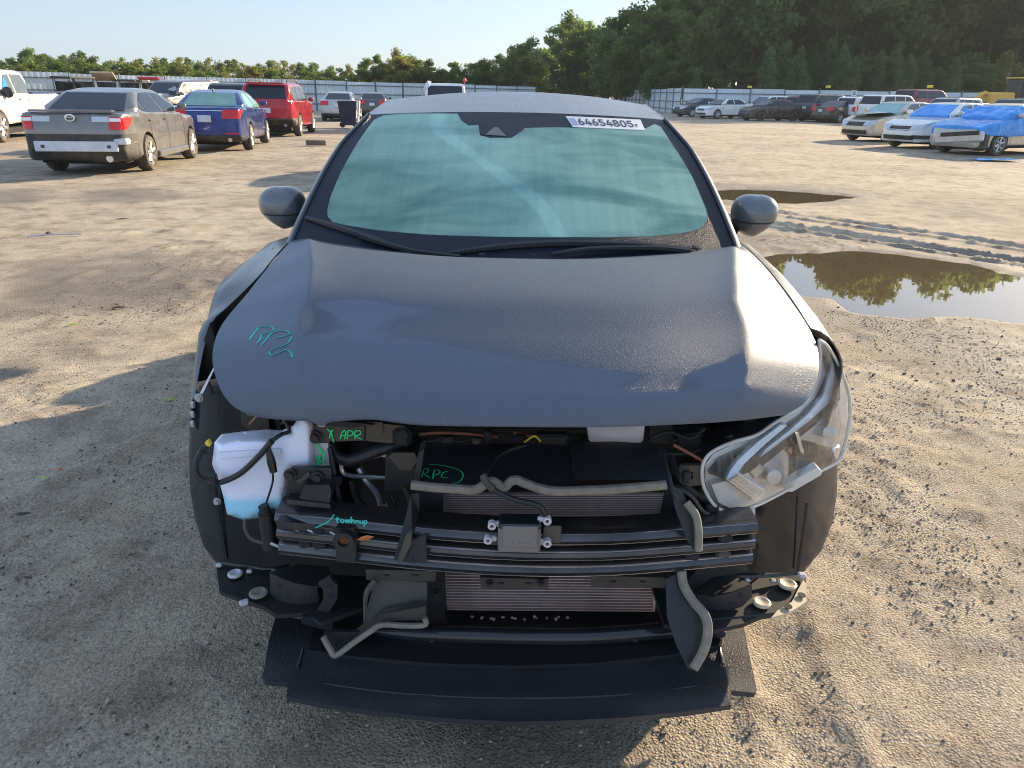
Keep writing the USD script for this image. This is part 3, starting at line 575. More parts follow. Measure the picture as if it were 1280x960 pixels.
MIR = [(935, 338), (955, 352), (975, 360), (990, 346), (1002, 322), (1040, 318), (1056, 336), (1072, 352), (1090, 380), (1105, 386), (1122, 372), (1136, 384), (1150, 362), (1166, 350), (1182, 340), (1200, 366), (1222, 380), (1240, 368), (1258, 345), (1276, 372), (1300, 366), (1340, 340)]
def topm(px, row, dist): r = ray(px, row); return (dist - 6.0) * -r[2] / r[1]      # height of a crown that the puddle shows down to this row
def topz(px, py, dist): return CAM_H + dist * ray(px, py)[2] / ray(px, py)[1]
# treeline far behind the left fence (skyline read off the photograph)
sky_l = [(-60, 62), (0, 72), (30, 66), (45, 61), (60, 64), (95, 60), (130, 72), (180, 70), (215, 66), (250, 72), (300, 72), (340, 72), (400, 76), (440, 78), (480, 66), (500, 58), (525, 70), (560, 80), (600, 74), (640, 60), (660, 52)]
gL = 'small trees of the treeline beyond the left fence'; gL2 = 'bushy green trees of the treeline beyond the left fence'; gL3 = 'pines of the treeline beyond the left fence'
for row, (dm, step, off) in enumerate(((92, 12.0, 4), (104, 13.5, -1), (78, 17, 9))):
    px = -90.0
    while px < 655:
        top = np.interp(px, [a for a, b in sky_l], [b for a, b in sky_l]) + off + tr_.uniform(-1, 9)
        d = dm + tr_.uniform(-4, 4); d = d if row < 2 else max(d, 76 + max(0, (px - 300) * 0.055)); d = max(d, np.interp(px, [-100, 300, 660], [62, 72, 96])); x, y = spot(px, d); h = max(3.2, topz(px, top, d)); c = tr_.random(); rz = tr_.uniform(0, 6.28); k = int(tr_.integers(3))
        if row == 2: h *= 0.72
        if c < 0.5: tree('sparse', k, 'leaf_yellow' if tr_.random() < 0.7 else 'leaf_mid', x, y, h, rz, 'thin yellow green tree in the distant treeline beyond the left fence', gL, 1.15)
        elif c < 0.8: tree('broadleaf', k, 'leaf_mid' if row != 2 else 'leaf_yellow', x, y, h, rz, 'bushy green tree in the distant treeline beyond the left fence', gL2, 1.1)
        else: tree('pine', k, 'leaf_pine', x, y, h, rz, 'dark pine in the distant treeline beyond the left fence', gL3, 1.0)
        px += step * tr_.uniform(0.7, 1.3)
px = -80.0
gLs = 'low olive scrub growing along the left fence'
while px < 668:
    d = np.interp(px, [-100, 300, 660], [64, 76, 100]) + tr_.uniform(-2, 5); x, y = spot(px, d)
    tree('broadleaf', int(tr_.integers(3)), ('leaf_yellow', 'leaf_mid')[int(tr_.random() < .45)], x, y, topz(px, np.interp(px, [a for a, b in sky_l], [b for a, b in sky_l]) + tr_.uniform(10, 24), d) * 1.0, tr_.uniform(0, 6.28), 'low olive green shrub along the far side of the left fence', gLs, 1.5, name='shrub'); px += tr_.uniform(9, 17)
# tall forest behind the right fence
sky_r = [(640, 60), (655, 52), (680, 42), (700, 30), (715, 14), (735, 22), (760, 20), (790, 8), (815, 0), (850, -40), (900, -80), (950, -165), (985, -185), (1010, -120), (1040, -110), (1080, -190), (1130, -225), (1190, -215), (1240, -190), (1290, -215), (1330, -150), (1400, -90), (1500, -50)]
gR = 'tall dark broadleaf trees of the forest behind the right fence'; gR2 = 'tall pines of the forest behind the right fence'
for row, (dm, step, off) in enumerate(((100, 30, 16), (112, 26, 0), (126, 30, 4), (94, 34, 45))):
    px = 632.0 + row * 9
    while px < 1480:
        top = np.interp(px, [a for a, b in sky_r], [b for a, b in sky_r]) + off + tr_.uniform(-4, 14)
        d = dm + tr_.uniform(-4, 4) + (26 if px < 740 else 0); x, y = spot(px, d); h = max(4.0, topz(px, max(top, -75), d)); h = max(h, topm(px, np.interp(px, [a for a, b in MIR], [b for a, b in MIR]) - 6 - tr_.uniform(0, 22), d)) if 930 < px < 1345 else h; c = tr_.random(); rz = tr_.uniform(0, 6.28); k = int(tr_.integers(3))
        if c < 0.62: tree('broadleaf', k, 'leaf_dark' if tr_.random() < 0.65 else 'leaf_mid', x, y, h, rz, 'tall dark broadleaf tree of the forest behind the right fence', gR, 0.95 if h > 12 else 1.1)
        else: tree('pine', k, 'leaf_pine' if tr_.random() < 0.6 else 'leaf_dark', x, y, h, rz, 'tall pine of the forest behind the right fence', gR2, 1.25)
        px += step * tr_.uniform(0.65, 1.3)
# lower growth close behind the right fence, with paler young pines
gY = 'pale young pines behind the right fence'; gB = 'low dark shrubs filling the forest edge behind the right fence'
for px, top in ((730, 80), (752, 84), (775, 78), (800, 82), (820, 90), (845, 84), (868, 88), (955, 60), (975, 52), (993, 60), (1010, 66), (1028, 50), (1045, 58), (1062, 72), (1092, 66), (1110, 56), (1128, 70), (1145, 66), (1165, 84), (1185, 76)):
    d = 84 + tr_.uniform(-3, 3) + (50 if px < 850 else 0); x, y = spot(px, d); tree('young', int(tr_.integers(3)), 'leaf_young', x, y, topz(px, top, d), tr_.uniform(0, 6.28), 'pale green young pine close behind the right fence', gY, 1.0)
px = 700.0
while px < 1460:
    d = 88 + tr_.uniform(-2, 4) + (48 if px < 850 else 0); x, y = spot(px, d); tree('broadleaf', int(tr_.integers(3)), 'leaf_dark', x, y, topz(px, 84 + tr_.uniform(-14, 14) - max(0, px - 1000) * 0.03, d), tr_.uniform(0, 6.28), 'low dark leafy shrub at the forest edge behind the right fence', gB, 1.7, name='shrub')
    px += tr_.uniform(10, 20)
# trees that stand out
for px, top, d, kd, lm, wd, lab in ((715, 10, 128, 'sparse', 'leaf_mid', 1.2, 'tallest slender tree on the skyline left of the dark forest'), (502, 57, 96, 'sparse', 'leaf_yellow', 1.3, 'thin tree standing above the treeline over the left side of the car roof'), (45, 60, 84, 'broadleaf', 'leaf_dark', 1.0, 'dark rounded tree above the treeline over the white pickup'),
                                    (605, 74, 98, 'broadleaf', 'leaf_yellow', 1.5, 'sunlit yellow green bushy tree where the left fence ends'), (530, 82, 94, 'broadleaf', 'leaf_yellow', 1.4, 'sunlit yellow green bush above the left fence near the car roof'), (1252, 60, 82, 'sparse', 'leaf_yellow', 1.2, 'sunlit yellowish tree above the yellow loader at the right edge')):
    x, y = spot(px, d); tree(kd, 0, lm, x, y, topz(px, top, d), 0.7, lab, None, wd)
# ------------------------------------------------------------------ the damaged sedan in front
CAR = thing('damaged_sedan', 'dew covered slate grey sedan with its front bumper and one headlight missing', 'car')
def arc(pts, n):
    p = sub(pts, 12 * len(pts)); d = np.r_[0, np.cumsum(np.linalg.norm(np.diff(p, axis=0), axis=1))]; s = np.linspace(0, d[-1], n)
    return np.stack([np.interp(s, d, p[:, k]) for k in range(3)], 1)
def zz3(l): return [at(a, b, z=c) for a, b, c in l]
HL = zz3([(372, 293, 1.00), (345, 322, .978), (308, 368, .935), (280, 402, .895), (268, 428, .872), (266, 455, .845), (275, 485, .815), (290, 506, .792), (308, 517, .78)])
HF = zz3([(308, 517, .78), (345, 523, .783), (400, 527, .792), (440, 528, .802), (520, 531, .820), (640, 533, .83), (760, 533, .825), (850, 530, .813), (920, 526, .80), (983, 517, .78)])
HR = zz3([(926, 304, 1.0), (957, 335, .978), (995, 385, .935), (1018, 425, .888), (1024, 455, .855), (1019, 480, .825), (1005, 503, .80), (983, 517, .78)])
HB = zz3([(372, 293, 1.0), (420, 302, 1.0), (480, 311, .997), (560, 319, .992), (640, 322, .99), (720, 323, .992), (800, 320, .997), (870, 314, 1.0), (926, 304, 1.0)])
NU, NT = 150, 90
b_, f_, l_, r_ = arc(HB, NU), arc(HF, NU), arc(HL, NT), arc(HR, NT)
U = np.linspace(0, 1, NU)[None, :, None]; T = np.linspace(0, 1, NT)[:, None, None]
hood = (1 - T) * b_[None] + T * f_[None] + (1 - U) * l_[:, None] + U * r_[:, None] - ((1 - T) * (1 - U) * b_[0] + (1 - T) * U * b_[-1] + T * (1 - U) * f_[0] + T * U * f_[-1])
def crease(u, t):
    uc = np.interp(t, [0, .2, .4, .6, .8, 1], [.035, .085, .13, .16, .165, .150]); uo = np.interp(t, [0, .2, .5, .8, 1], [.008, .025, .05, .06, .06])
    a = np.minimum(u, uo) / uo * 0.018 + np.clip((u - uo) / (uc - uo), 0, 1) * 0.038 + np.where(u > uc, 0.022 * np.exp(-np.clip(u - uc, 0, 1) / 0.055) - 0.022, 0) - 0.0
    return a
u2, t2 = U[0, :, 0][None, :], T[:, 0, 0][:, None]
um = np.minimum(u2, 1 - u2) + 0 * t2; tt = t2 + 0 * u2
env = np.clip(np.sin(np.pi * np.clip(0.04 + tt * 0.93, 0, 1)), 0, 1) ** 0.45
hood[..., 2] += 0.013 * np.sin(np.pi * tt) ** 0.9 * (4 * um * (1 - um)) + crease(um, tt) * env * np.clip(tt * 6, 0, 1) * np.clip((1.02 - tt) * 9, 0, 1)
hood[..., 2] += 0.010 * np.exp(-((u2 - 0.245) / 0.055) ** 2 - ((tt - 0.99) / 0.085) ** 2) - 0.012 * np.exp(-((u2 - 0.148) / 0.012) ** 2 - ((tt - 1.0) / 0.03) ** 2)
hood[..., 2] += (meshkit.fbm(hood * 3.0, 3, 61) - 0.5) * 0.004
lip1, lip2, lip3 = hood[-1] + [0, 0.003, -0.005], hood[-1] + [0, 0.012, -0.009], hood[-1] + [0, 0.06, -0.006]
hood_all = np.concatenate([hood, lip1[None], lip2[None], lip3[None]])
HOODM = grid(hood_all, flip=True)
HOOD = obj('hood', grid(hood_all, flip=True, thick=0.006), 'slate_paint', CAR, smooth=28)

# --- greenhouse: one curved skin cut into windscreen, roof and rear window
KEY = [  # rail x, y, z | centre y, z
    (.735, 1.13, .955, .90, .945), (.716, 1.205, 1.005, .975, .985), (.553, 1.985, 1.372, 1.915, 1.392), (.575, 2.5, 1.425, 2.48, 1.465), (.565, 3.0, 1.415, 3.0, 1.452), (.535, 3.45, 1.345, 3.5, 1.385), (.61, 4.02, 1.06, 4.10, 1.075)]
KEY = np.array(KEY)
def skin(u, k):
    """k runs 0..6 through the stations above."""
    u, k = np.asarray(u, float), np.asarray(k, float)
    def ip(c):
        return np.interp(k, range(len(KEY)), KEY[:, c])
    xr, yr, zr, yc_, zc_ = (ip(c) for c in range(5)); xr = xr * np.interp(k, [0, 1, 1.2, 1.45, 1.7, 2, 3, 4, 6], [1.0, 1.03, 1.06, 1.095, 1.125, 1.11, 1.06, 1.03, 1.0])
    bul = 0.020 * np.sin(np.pi * np.clip(k - 1, 0, 1)) + 0.010 * np.sin(np.pi * np.clip((k - 2) / 3, 0, 1)) * (1 - np.abs(u) ** 2)
    w = np.abs(u) ** 2.1
    return np.stack([u * xr, yc_ + (yr - yc_) * w - bul * 0.35 * (k < 2), zc_ + (zr - zc_) * w + bul * 0.8], -1)
def unskin(px, py, k0=1.4):
    from scipy.optimize import fsolve
    e = ray(px, py)
    def fn(q):
        p = skin(q[0], q[1]) - EYE; c = np.cross(p, e); return [c[0] * 20, c[2] * 20]
    s = fsolve(fn, [(px - 640) / 270, k0]); return s
WI = [(409, 262), (410, 270), (416, 277), (426, 280), (469, 287), (538, 293), (600, 295), (660, 296), (720, 296), (812, 295), (852, 291), (874, 286), (884, 275), (883, 262), (866, 222), (842, 183), (826, 158), (818, 155), (808, 160), (740, 160), (690, 159), (657, 160), (640, 172), (612, 172), (600, 169), (598, 156), (586, 157), (577, 151), (572, 142), (506, 142), (479, 144), (467, 150), (447, 178), (426, 215), (413, 246)]
wi = Polygon([unskin(*p) for p in WI]).buffer(0)
# the windscreen glass and its black ceramic border
def skin_patch(poly, dense, thick=0.004, lift=0.0):
    v, f = tri2d(poly, dense); P = skin(v[:, 0], v[:, 1]); e = 1e-3
    n = np.cross(skin(v[:, 0] + e, v[:, 1]) - P, skin(v[:, 0], v[:, 1] + e) - P); n /= np.linalg.norm(n, axis=1, keepdims=True)
    P = P + n * lift
    return slab(P, f, -n * thick)
full = Polygon([(-1, 0), (1, 0), (1, 2), (-1, 2)])
WS = obj('windshield', skin_patch(wi, 0.06), 'fogged_glass', CAR, smooth=40)
obj('border', skin_patch(full.difference(wi.buffer(0.002)), 0.05), 'frit_black', WS, smooth=40)
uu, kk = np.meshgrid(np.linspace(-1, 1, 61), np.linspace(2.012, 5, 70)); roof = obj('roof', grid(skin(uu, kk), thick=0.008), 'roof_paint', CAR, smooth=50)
uu, kk = np.meshgrid(np.linspace(-1, 1, 25), np.linspace(5.02, 6, 16)); obj('rear_window', grid(skin(uu, kk), thick=0.004), 'car_glass', CAR, smooth=50)
an = tube([(0, 3.30, 1.40), (0, 3.42, 1.45)], [0.02, 0.006], 8)
SKINM = grid(skin(*np.meshgrid(np.linspace(-1, 1, 61), np.linspace(0, 5, 101))))
for s in (-1, 1):
    kk = np.concatenate([np.linspace(0.4, 2, 26), np.linspace(2.1, 6, 40)]); rail = skin(np.full(len(kk), float(s)), kk)
    outs = [(0.000, 0, 0.000), (0.010, 0, 0.003), (0.022, 0.0, -0.006), (0.029, 0.0, -0.026), (0.024, 0.0, -0.046)]
    grow = np.interp(kk, [0.4, 1, 2, 6], [1.15, 1.0, 0.85, 1.0])[:, None]
    P = np.stack([rail + np.array([s * a, b, c]) * grow for a, b, c in outs], 1)
    obj('roof_rail', grid(P, flip=s < 0, thick=0.006), 'fender_paint', CAR, smooth=50)
    obj('window_seal', tube(rail[:26] + [s * 0.002, 0, 0.002], 0.0075, 6), 'gloss_black', CAR)
    # side glass and pillars from rail down to the belt line
    def side(y, w):
        k = np.interp(y, rail[:, 1], kk); top = np.array([np.interp(y, rail[:, 1], rail[:, c]) for c in range(3)]) + np.array([s * 0.024, 0, -0.042]); belt = np.array([s * np.interp(y, [1.2, 2.0, 3.4, 4.1], [.80, .815, .81, .74]), y, np.interp(y, [1.2, 3.0, 4.1], [.975, .985, 1.04])])
        return top + (belt - top) * w
    for nm, y0, y1, m_ in (('side_window', 1.42, 2.28, 'side_glass'), ('pillar', 2.28, 2.40, 'gloss_black'), ('side_window', 2.40, 3.28, 'side_glass'), ('rear_pillar', 3.28, 3.98, 'fender_paint'), ('quarter_trim', 1.16, 1.42, 'gloss_black')):
        ys = np.linspace(y0, y1, 12); P = np.array([[side(y, w) for w in np.linspace(0, 1, 5)] for y in ys]); obj(nm, grid(P, flip=s < 0, thick=0.006), m_, CAR)
# cowl under the wipers
obj('cowl', grid(np.array([[(x * .76, 1.0 + .28 * x * x - .03, .978), (x * .76, 1.12 + .24 * x * x, .962)] for x in np.linspace(-1, 1, 30)]), thick=0.006), 'wet_plastic', CAR)
def wiper(px, px_arm, base):
    P = hit(px, SKINM, 0.012); w = obj('wiper', tube(P, [0.006, 0.011, 0.012, 0.011, 0.007], 6, n=24), 'black_plastic', CAR)
    obj('wiper_rubber', tube(hit(px, SKINM, 0.004), 0.004, 5, n=24), 'rubber', w)
    A = hit(px_arm, SKINM, 0.026); obj('wiper_arm', tube(A, [0.012, 0.009, 0.008, 0.007], 6, n=16), 'black_plastic', w)
    obj('wiper_pivot', lathe([(0, 0), (0.018, 0), (0.018, 0.02), (0.012, 0.03), (0, 0.03)], 16).apply_translation(base), 'black_plastic', w)
wiper([(560, 317), (620, 309), (700, 304), (790, 306), (862, 311)], [(862, 314), (820, 310), (740, 311), (690, 318)], (0.06, 1.02, 0.975))
wiper([(382, 272), (412, 281), (444, 291), (474, 301), (500, 311)], [(450, 294), (480, 304), (520, 314), (575, 321)], (-.10, 1.02, 0.975))
obj('wiper_tip', tube(hit([(865, 308), (874, 312)], SKINM, 0.012), 0.006, 6), 'rail_grey', CAR)
# sensor box behind the screen, and the lot sticker
obj('camera_housing', skin_patch(Polygon([unskin(*p) for p in [(600, 168), (612, 172), (640, 172), (657, 160), (652, 152), (606, 152)]]), 0.03, 0.03, 0.0015), 'frit_black', CAR)
obj('camera_window', skin_patch(Polygon([unskin(*p) for p in [(607, 169), (618, 160), (622, 160), (633, 171)]]), 0.03, 0.002, 0.004), 'sensor_grey', CAR)
SQ = [(707, 145), (800.5, 149.5), (806.5, 162.5), (716, 158.5)]
def stick(a, b):   # a along, b up, both 0..1
    p = (1 - b) * ((1 - a) * np.array(SQ[3]) + a * np.array(SQ[2])) + b * ((1 - a) * np.array(SQ[0]) + a * np.array(SQ[1])); return p
g_ = np.array([[hit([stick(a, b)], SKINM, 0.004)[0] for a in np.linspace(0, 1, 12)] for b in np.linspace(0, 1, 4)])
ST = obj('lot_sticker', grid(g_, thick=0.0008), 'sticker_white', CAR)
def on_sticker(tx, a0, a1, b0, b1, m_, bold=True):
    t = meshkit.text_mesh(tx, 1.0, 0.01, bold); lo, hi = t.bounds; v = t.vertices.copy()
    a = a0 + (a1 - a0) * (v[:, 0] - lo[0]) / (hi[0] - lo[0]); b = b0 + (b1 - b0) * (v[:, 1] - lo[1]) / (hi[1] - lo[1])
    base = hit([stick(x, y) for x, y in zip(a, b)], SKINM, 0.0045); d = EYE - base; d /= np.linalg.norm(d, axis=1, keepdims=True)
    obj('lettering', trimesh.Trimesh(base + d * (0.0005 + 0.0012 * (v[:, 2:3] > 0.005)), t.faces, process=False), m_, ST, smooth=False)
on_sticker('64654805', .125, .87, .22, .86, 'ink'); on_sticker('F', .895, .935, .25, .55, 'ink', False)
obj('barcode_print', trimesh.util.concatenate([tube(hit([stick(a, .2), stick(a, .85)], SKINM, 0.005), 0.0011, 4) for a in np.linspace(.03, .10, 6)]), 'print_blue', ST)

# --- lower body behind the front doors' leading edge
def prof(poly, w): return m3.CrossSection([np.array(poly)]).extrude(w)
def to3(man, axis):   # extruded along z; turn so that the profile (y, z) extrudes along x, or (x, y) stays, or (x, z) along y
    return man
side_poly = [(1.24, .30), (1.24, .985), (2.0, .985), (3.0, .99), (3.9, 1.09), (4.30, 1.10), (4.39, 1.03), (4.43, .72), (4.38, .40), (4.12, .27), (3.8, .22), (1.5, .20)]
ex = m3.CrossSection([np.array(side_poly)]).extrude(2.0).transform(np.array([[0, 0, 1, -1.0], [1, 0, 0, 0], [0, 1, 0, 0]], float))
plan = [(-.865, 1.1), (-.872, 2.4), (-.865, 3.4), (-.85, 4.1), (-.80, 4.40), (-.70, 4.44), (.70, 4.44), (.80, 4.40), (.85, 4.1), (.865, 3.4), (.872, 2.4), (.865, 1.1)]
pl = m3.CrossSection([np.array(plan)]).extrude(2.0)
front = [(-.80, .15), (-.865, .32), (-.872, .62), (-.865, .80), (-.83, 1.0), (-.77, 1.12), (.77, 1.12), (.83, 1.0), (.865, .80), (.872, .62), (.865, .32), (.80, .15)]
fr3 = m3.CrossSection([np.array(front)]).extrude(6.0).transform(np.array([[1, 0, 0, 0], [0, 0, 1, 0], [0, 1, 0, 0]], float))
body = ex ^ pl ^ fr3
def xcyl(y, z, r, x0=-1, x1=1): return m3.Manifold.cylinder(x1 - x0, r, r, 40).rotate([0, 90, 0]).translate([x0, y, z])
hollow = m3.Manifold.cube([1.46, 2.5, 1.0]).translate([-.73, 1.15, .38])
body = body - xcyl(3.48, .31, .355) - hollow
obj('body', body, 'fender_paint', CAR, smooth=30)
for s in (-1, 1):   # door gaps, handles
    for y in (2.34, 3.30):
        obj('door_seam', tube([(s * .8745, y, .34), (s * .8755, y, .62), (s * .868, y, .80), (s * .822, y, .95)], 0.004, 5), 'seam', CAR)
    for y in (2.12, 3.10): obj('door_handle', rbox((s * .885, y, .83), (.03, .17, .03), .012), 'slate_paint', CAR)
    obj('tail_light', rbox((s * .70, 4.35, .92), (.24, .16, .14), .04), 'tail_red', CAR)
obj('license_plate', rbox((0, 4.44, .78), (.31, .012, .15), .004), 'sticker_white', CAR)
obj('underbody', box((0, 2.3, .27), (1.36, 3.7, .12)), 'body_shadow', CAR)
obj('dashboard', grid(np.array([[(x * .70, y + .10 * x * x, z) for y, z in ((1.02, .93), (1.25, .955), (1.5, .96), (1.68, .93), (1.72, .70))] for x in np.linspace(-1, 1, 15)]), thick=0.02, flip=True), 'bay_black', CAR)
for s in (-1, 1):
    st_ = obj('front_seat', [rbox((s * .36, 2.45, .78), (.48, .14, .62), .06, rotm(-.22, [1, 0, 0])), rbox((s * .36, 2.18, .47), (.50, .52, .16), .06)], 'seat_fabric', CAR)
    obj('headrest', rbox((s * .36, 2.56, 1.17), (.26, .10, .18), .04, rotm(-.15, [1, 0, 0])), 'seat_fabric', st_)
obj('rear_seat', [rbox((0, 3.35, .76), (1.30, .16, .56), .06, rotm(-.3, [1, 0, 0])), rbox((0, 3.08, .45), (1.30, .5, .16), .06)], 'seat_fabric', CAR)
sw = trimesh.creation.torus(.18, .014, 32, 10); sw.apply_transform(rotm(1.15, [1, 0, 0])); sw.apply_translation((.36, 1.80, .93)); obj('steering_wheel', [sw, rbox((.36, 1.79, .93), (.30, .04, .06), .015)], 'black_plastic', CAR)
# --- wheels
def wheel(parent, c, out, r=.31, w=.20, rim_m='alloy', tyre_m='rubber', spokes=5, name='wheel'):
    """Axle along x; out = +1 or -1 is the side that shows."""
    R = rotm(math.pi / 2, [0, 1, 0])
    prof_ = [(r * .66, -w / 2), (r * .90, -w / 2), (r * .98, -w * .40), (r, -w * .28), (r, w * .28), (r * .98, w * .40), (r * .90, w / 2), (r * .66, w / 2), (r * .62, 0), (r * .66, -w / 2)]
    t = lathe(prof_, 36); t.apply_transform(R); t.apply_translation(c)
    wh = obj(name, t, tyre_m, parent)
    rm = [lathe([(r * .68, -.02), (r * .68, w * .46), (r * .645, w * .48), (r * .61, w * .36), (r * .60, 0), (r * .68, -.02)], 32), lathe([(0, w * .30), (r * .16, w * .34), (r * .18, w * .22), (0, w * .2)], 16)]
    for k in range(spokes):
        for d_ in (-.13, .13):
            a = 2 * math.pi * k / spokes; p0 = np.array([r * .12 * math.cos(a + d_), r * .12 * math.sin(a + d_), w * .30]); p1 = np.array([r * .63 * math.cos(a + d_ * .8), r * .63 * math.sin(a + d_ * .8), w * .38])
            rm.append(tube([p0, (p0 + p1) / 2 + [0, 0, .004], p1], [r * .075, r * .06, r * .07], 6, n=4))
    rm = trimesh.util.concatenate(rm); 
    if out < 0: rm.apply_transform(rotm(math.pi, [1, 0, 0]))
    rm.apply_transform(R); rm.apply_translation(c); obj('rim', rm, rim_m, wh)
    dk = cyl(np.array(c) - [out * .02, 0, 0], np.array(c) + [out * w * .1, 0, 0], r * .62, 28); obj('brake_disc', dk, 'steel_dark', wh)
    return wh
for s in (-1, 1):
    for y in (.86, 3.48): wheel(CAR, (s * .755, y, .31), s)
# --- fenders
def fender(s, rows):
    P = np.array([arc([np.array(q) * [s, 1, 1] for q in row], 14) for row in rows]); P = np.stack([arc(P[:, k], 24) for k in range(14)], 1)
    return obj('fender', grid(P, flip=s < 0, thick=0.004), 'fender_paint', CAR, smooth=50)
def hx(y, L):   # hood edge at y
    p = arc(L, 80); i = np.argsort(p[:, 1]); return abs(np.interp(y, p[i, 1], p[i, 0])), np.interp(y, p[i, 1], p[i, 2])
rowsR = []
for y in (1.32, 1.15, 1.0, .85, .72, .60):
    x, z = hx(y, HR); rowsR.append([(x + .005, y, z - .004), (min(x + .05, .855), y, z - .022), (.874, y, z - .09), (.880, y, z - .17), (.868, y, .60 if y < 1.24 else .5)])
fender(1, rowsR)
rowsL = []
for y, xi, zi in ((1.32, None, 0), (1.15, None, 0), (1.0, None, 0), (.85, None, 0), (.76, .800, .893), (.70, .830, .862), (.65, .842, .80), (.60, .848, .73), (.575, .850, .69)):
    if xi is None: xi, zi = hx(y, HL); xi += .006; zi -= .004
    rowsL.append([(xi, y, zi), (min(xi + .035, .862), y, zi - .014), (.868, y, zi - .04), (.872, y, zi - .07), (.862, y, zi - .10 if y < .7 else .62)])
fender(-1, rowsL)
# --- door mirrors
def mirror(s, px):
    pc, pw, ph = px; c = at(*pc, y=1.62); h = trimesh.creation.icosphere(4, 1.0); v = h.vertices.copy()
    v = np.sign(v) * np.abs(v) ** 0.88; v *= [.088, .080, .088]
    v[:, 2] += np.where(v[:, 0] * s > 0, 0.010 * (v[:, 0] * s / .1), -0.015 * (v[:, 0] * s / .1)); v[:, 2] = np.where(v[:, 2] < 0, v[:, 2] * (1.0 - 0.34 * np.clip(v[:, 0] * s / .085, 0, 1)), v[:, 2] * 0.85); v[:, 1] *= np.where(v[:, 1] > 0, .7, 1.0)
    h = trimesh.Trimesh(v, h.faces, process=False); top = h.copy(); mid = -0.012
    hm = m3.Manifold(m3.Mesh(np.asarray(h.vertices, np.float32), np.asarray(h.faces, np.uint32)))
    up_ = hm.trim_by_plane([0.0, -0.1, 1.0], mid).translate(list(c)); lo_ = hm.scale([.975, .97, .97]).trim_by_plane([0, .1, -1.0], -mid - .004).translate(list(c))
    mi = obj('door_mirror', up_, 'mirror_paint', CAR, smooth=45); obj('mirror_underside', lo_, 'mirror_paint', mi, smooth=45)
    obj('mirror_seam', hm.scale([.985, .985, .985]).trim_by_plane([0, -.1, 1.0], mid - .006).trim_by_plane([0, .1, -1.0], -mid - .002).translate(list(c)), 'seam', mi)
    a = np.array(c) + [-s * .07, .02, -.045]; b = np.array([s * .80, 1.52, .965]); obj('mirror_arm', tube([a, (a + b) / 2 + [0, 0, -.012], b], [.032, .026, .034], 10, n=8, flat=.7), 'black_plastic', mi)
mirror(-1, ((354, 258), 0, 0)); mirror(1, ((942, 268), 0, 0))
# ------------------------------------------------------------------ what the missing bumper lays bare
def P_(name, px, m_, y=None, thick=0.01, parent=None, z=None, x=None, back=(0, 1, 0), dense=None, holes=(), smooth=30, label=None):
    return obj(name, plate(px, y=y, z=z, x=x, thick=thick, back=back, dense=dense, holes=holes), m_, parent or CAR, smooth=smooth, label=label)
def ring_px(cx, cy, rx, ry, n=14): return [(cx + rx * math.cos(a), cy + ry * math.sin(a)) for a in np.linspace(0, 2 * math.pi, n, endpoint=False)]
def bolt(px, py, y, r=.012, parent=None, m_='bracket_metal', name='bolt', d=(0, -1, 0)):
    p = at(px, py, y=y); d = np.array(d, float); b = obj(name, trimesh.util.concatenate([cyl(p, p + d * .004, r * 1.5, 16), cyl(p + d * .003, p + d * .012, r, 6)]), m_, parent or CAR, smooth=20); return b
# dark depth of the engine bay
obj('engine_block', [rbox((0.05, .72, .47), (1.0, .30, .42), .03), rbox((-.1, .60, .62), (.5, .2, .12), .02), rbox((.35, .62, .60), (.30, .22, .10), .02)], 'bay_black', CAR)
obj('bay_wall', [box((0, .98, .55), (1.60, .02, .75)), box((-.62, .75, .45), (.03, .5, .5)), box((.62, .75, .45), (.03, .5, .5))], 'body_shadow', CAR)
# wheel arch liners standing bare on both sides
def liner(px, y0, curl, xin):
    def dep(a, b): e = max(0, (abs(a - 640) - xin) / 40.0); return y0 + curl * e * e
    return P_('arch_liner', px, 'gloss_black', y=dep, thick=.006, dense=9, smooth=60)
LL = liner([(247, 478), (241, 500), (237, 530), (236, 570), (238, 615), (244, 650), (254, 682), (272, 706), (330, 712), (400, 713), (400, 560), (392, 500), (330, 480), (290, 470)], .52, .05, 350)
LR = liner([(1047, 580), (1046, 620), (1040, 655), (1027, 688), (1004, 716), (960, 722), (900, 722), (870, 700), (866, 610), (890, 560), (960, 540), (1040, 560)], .50, .05, 340)
P_('liner_ridge', [(266, 600), (268, 600), (284, 700), (281, 702)], 'black_plastic', y=.515, thick=.004, parent=LL)
P_('liner_ridge', [(1008, 628), (1011, 628), (999, 716), (996, 716)], 'black_plastic', y=.495, thick=.004, parent=LR)
bolt(272, 626, .51, .007, LL, 'clip_white', 'liner_clip')
# the open headlight recess on the left
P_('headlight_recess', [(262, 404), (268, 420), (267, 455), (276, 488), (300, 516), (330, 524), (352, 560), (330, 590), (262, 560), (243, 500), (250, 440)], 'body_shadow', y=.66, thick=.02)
obj('strut_rod', ptube([(268, 460, .56), (250, 497, .53)], [.003, .006], sides=8), 'aluminium', CAR); bolt(249, 497, .52, .008, None, 'steel_bolt', 'rod_end')
obj('recess_rib', ptube([(278, 470, .60), (272, 500, .58), (260, 540, .56)], .008), 'black_plastic', CAR)
P_('inner_bracket', [(300, 508), (340, 514), (346, 538), (312, 538), (302, 530)], 'rail_grey', y=.50, thick=.03)
obj('edge_clips', [rbox(at(241, yy, y=.50), (.012, .01, .018), .003) for yy in (506, 518, 530)], 'steel_bolt', CAR)
